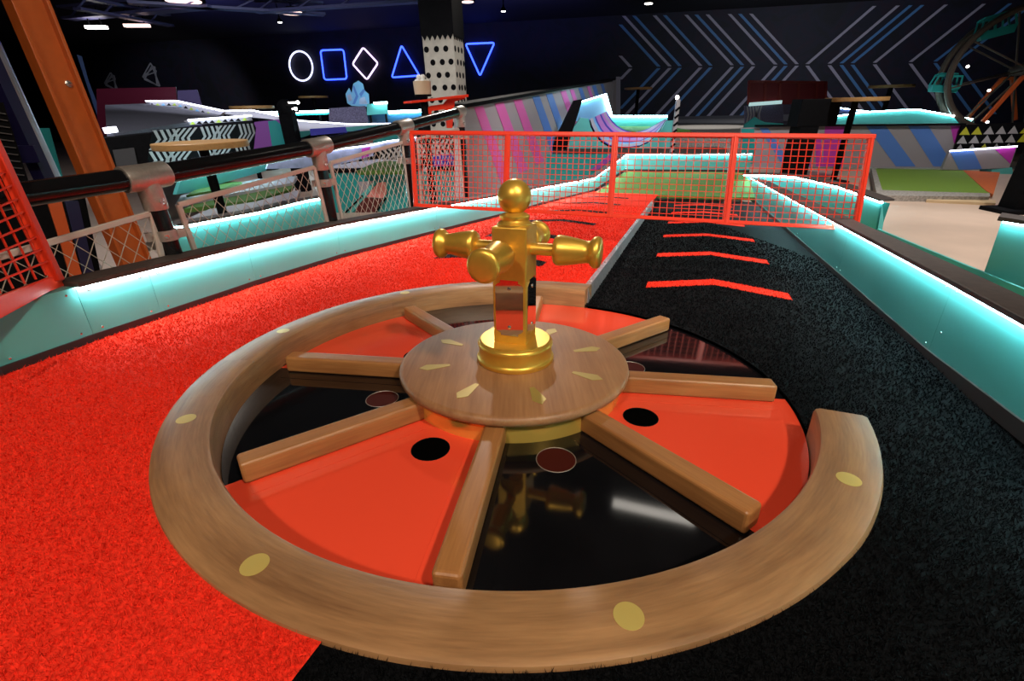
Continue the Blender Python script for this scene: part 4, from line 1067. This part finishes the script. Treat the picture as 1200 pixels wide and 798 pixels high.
m = MB(); m.bar(w_.at(716, 136.3, .03), w_.at(782, 136.3, .03), .03, .03); m.build('light_strip', 'led_bg', bl_)
m = MB(); zz = w_.at(750, 148).z; m.prism([w_.at(716, 148), w_.at(782, 148), V((w_.at(790, 160).x, 9.5, zz-.05)), V((w_.at(708, 160).x, 9.5, zz-.05))], (0, 0, -.03)); m.build('turf', 'green_turf', bl_)
o, p = vpost(788, 170, 7.8, .055, 'offwhite', '', 'slim_post', 1.0); q = pY(787.5, 117, 7.8)
for v_ in o.data.vertices:
    if v_.co.z > .5: v_.co.z = q.z
for i in range(10):
    m = MB(); z = .15+i*(q.z-.2)/10; m.bar((p.x-.03, p.y-.03, z), (p.x+.03, p.y-.03, z+.05), .008, .03); m.build('dark_band', 'black', o)
m = MB(); m.sphere(V((p.x-.02, p.y, q.z+.03)), .03, 10); m.build('spot_lamp', 'lamp', o)
tag(o, 'slim banded post with a small lamp on top at the right of the half pipe', 'post')

# ================================================================== BACKGROUND, RIGHT
SW = Wall(xy(pw(890, 194, .03)), xy(pw(1125, 197, .03)))
sw = thing('striped_wall', 'low grey lane wall with slanting blue and magenta stripes behind the right lawn', 'wall panel', IDM, SW.at(1000, 195))
m = MB(); SW.slab(m, [(868, 150), (930, 147.5), (1125, 146), (1135, 146), (1122, 197), (890, 196), (868, 196)], .08)
sh = lambda x0, x1, y0, y1, k: [(x0, y0), (x1, y0), (x1+k, y1), (x0+k, y1)]
for q, mi in ((sh(1015, 1038, 147.5, 195, 35), 1), (sh(1064, 1088, 147.5, 195, 30), 1), (sh(1114, 1126, 147.5, 168, 4), 2), (sh(967, 990, 148, 195, -3), 2), (sh(890, 900, 150, 195, 28), 1), (sh(946, 962, 160, 195, 2), 2), (sh(950, 956, 148, 195, 0), 3), (sh(869, 884, 151, 192, 0), 4)):
    SW.paint(m, q, mi, .005)
m.build('wall_face', ['grey', 'blue', 'magenta', 'offwhite', 'teal_d'], sw)
m = MB(); T1, T2 = SW.at(885, 147.5), SW.at(1130, 145.5); m.bar(T1, T2, .14, .03); m.build('wall_cap', 'black', sw)
LW = Wall(xy(SW.at(970, 145)-SW.n*.5), xy(SW.at(1145, 145)-SW.n*.5))
lit_wall('lit_barrier', 'glowing teal lane rim rising over the stripe painted wall at the right', LW, [(972, 145.5), (972, 138), (1010, 132), (1056, 129.2), (1078, 129), (1112, 135), (1140, 140), (1143, 146)], [(972, 137.5), (1010, 131.6), (1056, 128.9), (1078, 128.7), (1112, 134.7), (1140, 139.7)], 'teal')
w_ = Wall(xy(SW.at(970, 130)-SW.n*1.6), xy(SW.at(1020, 130)-SW.n*1.6))
lit_wall('far_barrier', 'thin glowing teal strip behind the larger right bar table post', w_, [(972, 125), (1019, 131), (1019, 200), (972, 200)], [(972, 125), (1019, 131)], 'navy', led='led_bg')
# triangle patterned panel
TW = Wall(xy(SW.at(1120, 160)+SW.n*.15), xy(SW.at(1205, 160)+SW.n*.1))
m = MB(); TW.slab(m, [(1128, 146.5), (1215, 143), (1215, 180), (1120, 175)], .06)
for r in range(3):
    for c_ in range(7):
        x0 = 1120+c_*14.2+(4-r*3.2); y0 = 158+r*10.2-(c_*.35)
        if r == 2 and c_ > 4: continue
        mi = 2 if (r, c_) in ((0, 0), (0, 1), (0, 5), (1, 5), (2, 2), (2, 1)) and not (r == 2 and c_ == 1) else 1
        TW.paint(m, [(x0, y0), (x0+12.5, y0), (x0+8.2, y0-9.3)], mi, .006)
o = m.build('triangle_board', ['black', 'offwhite', 'yellow']); tag(o, 'black panel with rows of white and yellow triangles below the big wheel ride', 'panel')
W_ = Wall(xy(SW.at(1105, 190)+SW.n*.55), xy(SW.at(1200, 190)+SW.n*.45))
m = MB(); W_.slab(m, [(1104, 198), (1113, 177), (1192, 171.5), (1183, 196.5), (1132, 199.5)], .06)
W_.paint(m, [(1113, 177.3), (1140, 175.2), (1151, 198), (1124, 199)], 1, .004); W_.paint(m, [(1165, 173.5), (1191.5, 171.7), (1184, 192)], 2, .004)
o = m.build('striped_kerb', ['grey', 'blue', 'magenta']); tag(o, 'short kerb with blue and magenta stripes hanging over the orange turf', 'kerb')
m = MB(); m.bar(W_.at(1113, 177, .03), W_.at(1192, 171.5, .03), .015, .02); m.build('light_strip', 'led_white', o)
m = MB(); W_.slab(m, [(1162, 199), (1186, 196), (1192, 232), (1164, 229)], .3); o = m.build('teal_block', 'teal'); tag(o, 'small teal block under the short striped kerb beside the orange turf', 'block')
# lawn
m = MB(); flat(m, [(1024, 197.5), (1130, 199.5), (1166, 205), (1160, 226.5), (1033, 223)], .05, .05); o = m.build('lawn', 'lawn_turf'); tag(o, 'flat green turf field at the right in front of the stripe painted wall', 'turf')
m = MB(); flat(m, [(1129, 199.5), (1172, 202), (1164, 228), (1155, 223)], .056, .03); o = m.build('orange_turf', 'orange_turf'); tag(o, 'orange turf triangle at the corner of the green field', 'turf')
m = MB(); flat(m, [(1032, 222.5), (1160, 226.5), (1160, 230.5), (1032, 229)], .07, .07); o = m.build('stone_border', 'concrete'); tag(o, 'rough stone border along the near edge of the green field', 'border')
m = MB(); flat(m, [(1021, 197), (1026, 197), (1037, 232), (1029, 234)], .09, .09); o = m.build('grey_border', 'concrete'); tag(o, 'grey border strip along the left edge of the green field', 'border')
m = MB(); flat(m, [(1086, 231), (1167, 234.5), (1167, 238), (1086, 234.5)], .03, .03); o = m.build('wooden_plank', 'plank'); tag(o, 'pale wooden plank lying on the floor by the stone border', 'plank')
# second lane at the right of the kerb
w_ = Wall(xy(pw(884, 208, .33)), xy(pw(1033, 239, .33)))
l2 = lit_wall('side_lane_kerb', 'curving lit teal kerb of the neighbouring lane behind the right bay of the fence', w_, [(872, 205.5), (905, 206.5), (935, 209), (985, 220.5), (1034, 238), (1028, 272), (985, 254), (940, 234), (880, 212)], [(872, 205), (905, 206), (935, 208.5), (985, 220), (1034, 237.5)], 'teal', cap=.12)
e0 = w_.at(1034, 238); e1 = w_.at(1028, 272); e2 = e0 - w_.n*.05 + w_.d*.03
m = MB(); m.prism([e0, e1, V((e2.x, e2.y, e1.z)), V((e2.x, e2.y, e0.z))], -w_.d*.02); m.build('kerb_end', 'teal_d', l2)
m = MB(); zz = w_.at(1000, 262).z; 
flat(m, [(905, 216), (960, 240), (1028, 273), (1105, 305.5), (1215, 352), (1215, 390), (1085, 322), (990, 272), (900, 226)], .08, .05); o = m.build('green_strip', 'green_turf'); tag(o, 'narrow green turf strip along the outside of the right kerb', 'turf')
m = MB(); 
P = [pw(x, y, .10) for x, y in ((1028, 272), (1105, 304.5), (1215, 351))]
for a, b in zip(P[:-1], P[1:]): m.bar(a, b, .02, .06)
o = m.build('teal_edging', 'teal'); tag(o, 'thin teal edging between the green strip and the beige floor', 'edging')
# corner kerb block at the right edge
b0_ = pw(1149, 332, .05); b1_ = pw(1215, 344, .05)
w_ = Wall(xy(b0_), xy(b1_))
ck = thing('corner_kerb', 'large teal kerb end with a dark cap at the right edge of the beige floor', 'kerb', IDM, b0_)
m = MB(); w_.slab(m, [(1149, 331), (1174, 259), (1400, 295.3), (1400, 377.5)], .06); m.build('kerb_face', 'teal', ck)
T1, T2 = w_.at(1174, 258), w_.at(1400, 294.2)
m = MB(); m.prism([T1+w_.n*.03-w_.d*.02, T2+w_.n*.03, T2-w_.n*.14, T1-w_.n*.14-w_.d*.02], (0, 0, .025)); m.build('kerb_cap', 'cap', ck)
m = MB(); m.bar(w_.at(1175, 260, .015), w_.at(1400, 296.3, .015), .012, .008); m.build('light_strip', 'led', ck)
m = MB(); w_.slab(m, [(1149, 330), (1400, 376.5), (1400, 386), (1149, 334.5)], .07); q = m.build('base_shade_strip', 'black', ck)
# black post with foot
q = pw(1187, 248, 0)
bp2 = thing('black_post', 'thick black steel post with a flat foot at the right edge', 'post', IDM, q)
m = MB(); m.box((q.x, q.y, 1.3), (.10, .10, 1.3)); m.build('post_shaft', 'black', bp2)
m = MB(); m.box((q.x+.04, q.y, .022), (.28, .17, .022)); m.build('foot_plate', 'black', bp2, bevel=.006)
# black cabinet on a post
q = pw(927, 213, 0)
kb = thing('black_kiosk', 'black box on a thick post behind the fence, left of the larger right bar table', 'kiosk', IDM, q)
zt_, zb_ = hz(q, 116), hz(q, 148)
m = MB(); m.box((q.x, q.y, zb_/2), (.14, .14, zb_/2)); m.build('kiosk_post', 'black', kb)
m = MB(); m.box((q.x+.09, q.y, (zt_+zb_)/2), (.30, .14, (zt_-zb_)/2)); m.build('kiosk_box', 'black', kb, bevel=.01)
# dark hole behind the kiosk
w_ = Wall(xy(pY(874, 120, 13.)), xy(pY(970, 120, 13.)))
dl = thing('golf_lane', 'dim raised lane with dark red mesh sides behind the black kiosk', 'minigolf lane', IDM, w_.at(900, 140))
m = MB(); w_.slab(m, [(877, 96), (900, 94.5), (968, 96.5), (968, 122), (876, 122.5)], .02); m.build('mesh_side', 'darkred', dl)
m = MB()
for x in (878, 897, 914, 936, 957, 968): m.bar(w_.at(x, 96, .03), w_.at(x-1, 122, .03), .05)
m.bar(w_.at(877, 95.5, .03), w_.at(968, 96.5, .03), .05); m.build('mesh_frame', mat('dim_red_frame', (.26, .02, .015), .5), dl)
m = MB(); w_.slab(m, [(873, 124), (918, 122), (918, 143), (873, 146)], .05); zig(m, w_, [(874, 125), (894, 124), (892, 143), (873, 145)], 6, 1)
m.build('lane_front', ['speckle', 'grey'], dl)
m = MB(); m.bar(w_.at(878, 122.4, .06), w_.at(916, 119.6, .06), .04, .08); m.build('light_strip', mat('dim_led', (.5, .6, .6), .5, emit=(.6, .9, .9), estr=.6), dl)
w2 = Wall(xy(pY(872, 145, 12.2)), xy(pY(920, 145, 12.))); m = MB(); w2.slab(m, [(872, 146), (884, 137), (896, 143), (918, 145), (918, 150), (870, 156)], .05); m.build('lane_kerb', 'teal_d', dl)

# big wheel ride
fc = pY(1198, 82, 8.9); fr_ = thing('ferris_wheel', 'model ferris wheel with teal gondolas and orange legs at the right', 'ferris wheel', IDM, V((fc.x, fc.y, SW.at(1160, 146).z)))
fx = V((math.cos(R(-24)), math.sin(R(-24)), 0)); fz = V((0, 0, 1)); fy = fx.cross(fz)
rf = (pY(1198, 82, 8.9)-pY(1108, 88, 8.9)).length*.80
M['bronze'] = mat('dark_bronze', (.09, .068, .055), .5, .3)
for off in (-.22, .22):
    m = MB(); m.tube([fc + fx*rf*math.cos(2*PI*i/48) + fz*rf*.92*math.sin(2*PI*i/48) + fy*off for i in range(48)], .05, 8, closed=True)
    for i in range(8): m.bar(fc+fy*off, fc + fx*rf*math.cos(2*PI*(i+.35)/8) + fz*rf*.92*math.sin(2*PI*(i+.35)/8) + fy*off, .04, .02)
    m.build('wheel_rim', 'bronze', fr_, smooth=True)
m = MB(); m.tube([fc-fy*.3, fc+fy*.3], .08, 14); m.build('axle', 'bronze', fr_, smooth=True)
gw = Wall(xy(fc), xy(fc+fx))
for off in (.30, -.42):
    m = MB()
    A_ = gw.at(1188, 91, 0)+fy*off*(-1 if fy.dot(C0-fc) < 0 else 1)*1.0
    B_ = gw.at(1143, 142, 0)+fy*off*(-1 if fy.dot(C0-fc) < 0 else 1)*1.0
    m.bar(A_, B_, .075, .05); B2 = 2*V((fc.x, fc.y, 0))+0*fx-V((B_.x, B_.y, 0)); B2 = V((2*fc.x-B_.x+fy.x*off*0, 2*fc.y-B_.y, B_.z)) + 2*(B_-V((fc.x, fc.y, B_.z))).dot(fy)*fy
    A2 = V((2*fc.x-A_.x, 2*fc.y-A_.y, A_.z)) + 2*(A_-V((fc.x, fc.y, A_.z))).dot(fy)*fy
    m.bar(A_, A2, .075, .05); m.bar(A2, B2, .075, .05)
    m.build('ride_leg', 'orange_frame', fr_)
def gondola(x, y, w, tilt):
    p = gw.at(x, y); s = (gw.at(x+w/2, y)-gw.at(x-w/2, y)).length; rt = Matrix((fx, fy, fz)).transposed() @ Matrix.Rotation(R(tilt), 3, 'Y')
    P = lambda a, b, c: p + rt @ V((a*s, b*s, c*s))
    m = MB(); m.prism([P(-.5, -.28, 0), P(.5, -.28, 0), P(.42, -.28, -.26), P(-.42, -.28, -.26)], rt @ V((0, .56*s, 0)))
    g_ = m.build('gondola', 'teal_d', fr_)
    r_ = MB()
    for a in (-.46, -.1, .1, .46):
        for b in (-.26, .26): r_.bar(P(a, b, 0), P(a*.86, b, .34), .022)
    for b in (-.26, .26): r_.bar(P(-.42, b, .34), P(.42, b, .34), .028)
    r_.prism([P(-.42, -.27, .34), P(.42, -.27, .34), P(.3, 0, .42), P(-.3, 0, .42)], rt @ V((0, 0, .02))); r_.build('gondola_frame', 'teal_d', g_)
gondola(1107, 100, 34, 4); gondola(1166, 34, 42, -14)
for x, y in ((1134, 78), (1159, 106), (1117, 136), (1157, 143)):
    m = MB(); m.sphere(gw.at(x, y, .3), .022, 10); m.build('bulb', 'lamp', fr_, smooth=True)

# ================================================================== LIGHT
def spot(name, loc, target, power, size, angle, color, blend=.6):
    l = bpy.data.lights.new(name, 'SPOT'); l.energy = power; l.shadow_soft_size = size; l.spot_size = R(angle); l.spot_blend = blend; l.color = color
    o = bpy.data.objects.new(name, l); COL.objects.link(o); o.location = loc
    d_ = V(target)-V(loc); o.rotation_euler = d_.to_track_quat('-Z', 'Y').to_euler(); return o
WC = l2w(V((0, 0, 0)))
warm = (1., .84, .66)
spot('key_spot', (1.5, -1.1, 3.6), WC + V((-.2, .3, 0)), 345, .10, 90, warm)
spot('second_spot', (-1.0, -1.5, 3.6), WC + V((.0, .2, 0)), 215, .10, 85, warm)
spot('lane_fill', (.05, 8.9, 3.85), (0.8, 4.2, .3), 480, .15, 62, (1, .90, .80))  # unseen fill lamp added for the lane, its glint kept on the hub
spot('fence_fill', (.7, -.3, 3.9), (.6, 2.8, .8), 420, .12, 48, (1, .90, .80))  # added fill from behind the camera to brighten the red fence
spot('left_spot', (-3.2, 3.2, 3.6), (-2.8, 5.2, .4), 330, .15, 110, (.95, .95, 1))
spot('column_fill', (-.8, .9, 3.8), (-2.3, 2.75, 1.6), 45, .12, 60, (1, .85, .7))  # extra unseen light put in to brighten the orange column
spot('far_left_spot', (-4.6, 7.6, 3.8), (-5.5, 10.5, .8), 300, .2, 110, (.88, .90, 1))
spot('floor_spot', (4.6, 3.0, 3.7), (3.6, 3.4, 0), 760, .15, 95, (1, .93, .87))
spot('lawn_spot', (5.5, 5.6, 3.8), (5.6, 7.4, .2), 340, .15, 100, (1, .95, .9))
spot('partition_spot', (1.6, 4.6, 3.8), (.5, 7.4, .5), 360, .15, 70, (1, .93, .95))
spot('ramp_spot', (3.2, 6.8, 3.8), (2.6, 9.0, .6), 260, .15, 90, (.95, .93, 1))
hq = pw(830, 149, .55)
spot('hall_spot', (hq.x, hq.y, 3.9), (hq.x, hq.y+.2, .5), 420, .2, 50, (1, .98, .95))
spot('mural_wash', (10, 13., 3.5), (11, 19.8, 1.7), 460, .4, 125, (.78, .84, 1))
eq = pY(155, 92, 19.5)
spot('emblem_fill', (eq.x+1, eq.y-1.5, 3.6), (eq.x-.5, eq.y+3, 1.9), 380, .3, 60, (.85, .88, 1))  # added local light so the pale emblems stand out from the wall
for tx in (-9, -4.5, 0): spot('truss_wash', (tx, 16, 2.3), (tx+.3, 17.5, 4.1), 260, .2, 105, (.20, .20, 1))
def area(name, loc, target, power, sx, sy, color):
    l = bpy.data.lights.new(name, 'AREA'); l.shape = 'RECTANGLE'; l.size = sx; l.size_y = sy; l.energy = power; l.color = color
    o = bpy.data.objects.new(name, l); COL.objects.link(o); o.location = loc
    o.rotation_euler = (V(target)-V(loc)).to_track_quat('-Z', 'Y').to_euler(); return o
# long dim lamp ahead that shows as a streak in the black plate
q_ = pp(765, 600, -.075); vw = (q_-PC).normalized(); rf_ = l2w(q_); rd = (LANE.to_3x3() @ V((vw.x, vw.y, -vw.z)))
lc = rf_ + rd*((3.5-rf_.z)/rd.z)
area('linear_lamp', lc, rf_, 1.5, .9, .10, (1, .93, .82))
w = bpy.data.worlds.new('world'); scn.world = w; w.use_nodes = True
w.node_tree.nodes['Background'].inputs['Color'].default_value = (.35, .40, .55, 1); w.node_tree.nodes['Background'].inputs['Strength'].default_value = .05

# ================================================================== CAMERA
cam = bpy.data.cameras.new('camera'); cam.sensor_fit = 'HORIZONTAL'; cam.sensor_width = 36; cam.lens = F/1200*36; cam.clip_start = .02
co = bpy.data.objects.new('camera', cam); COL.objects.link(co); co.matrix_world = Matrix.Translation(C0) @ RW.to_4x4(); scn.camera = co
scn.view_settings.view_transform = 'Standard'; scn.view_settings.look = 'None'; scn.view_settings.gamma = 1; scn.view_settings.use_curve_mapping = False
scn.view_settings.exposure = 0
scn.cycles.use_denoising = True
scn.cycles.max_bounces = 6; scn.cycles.diffuse_bounces = 3; scn.cycles.glossy_bounces = 4; scn.cycles.transmission_bounces = 2
scn.cycles.sample_clamp_indirect = 4.
for o in list(bpy.data.objects):
    if 'tmp' == o.name: bpy.data.objects.remove(o)
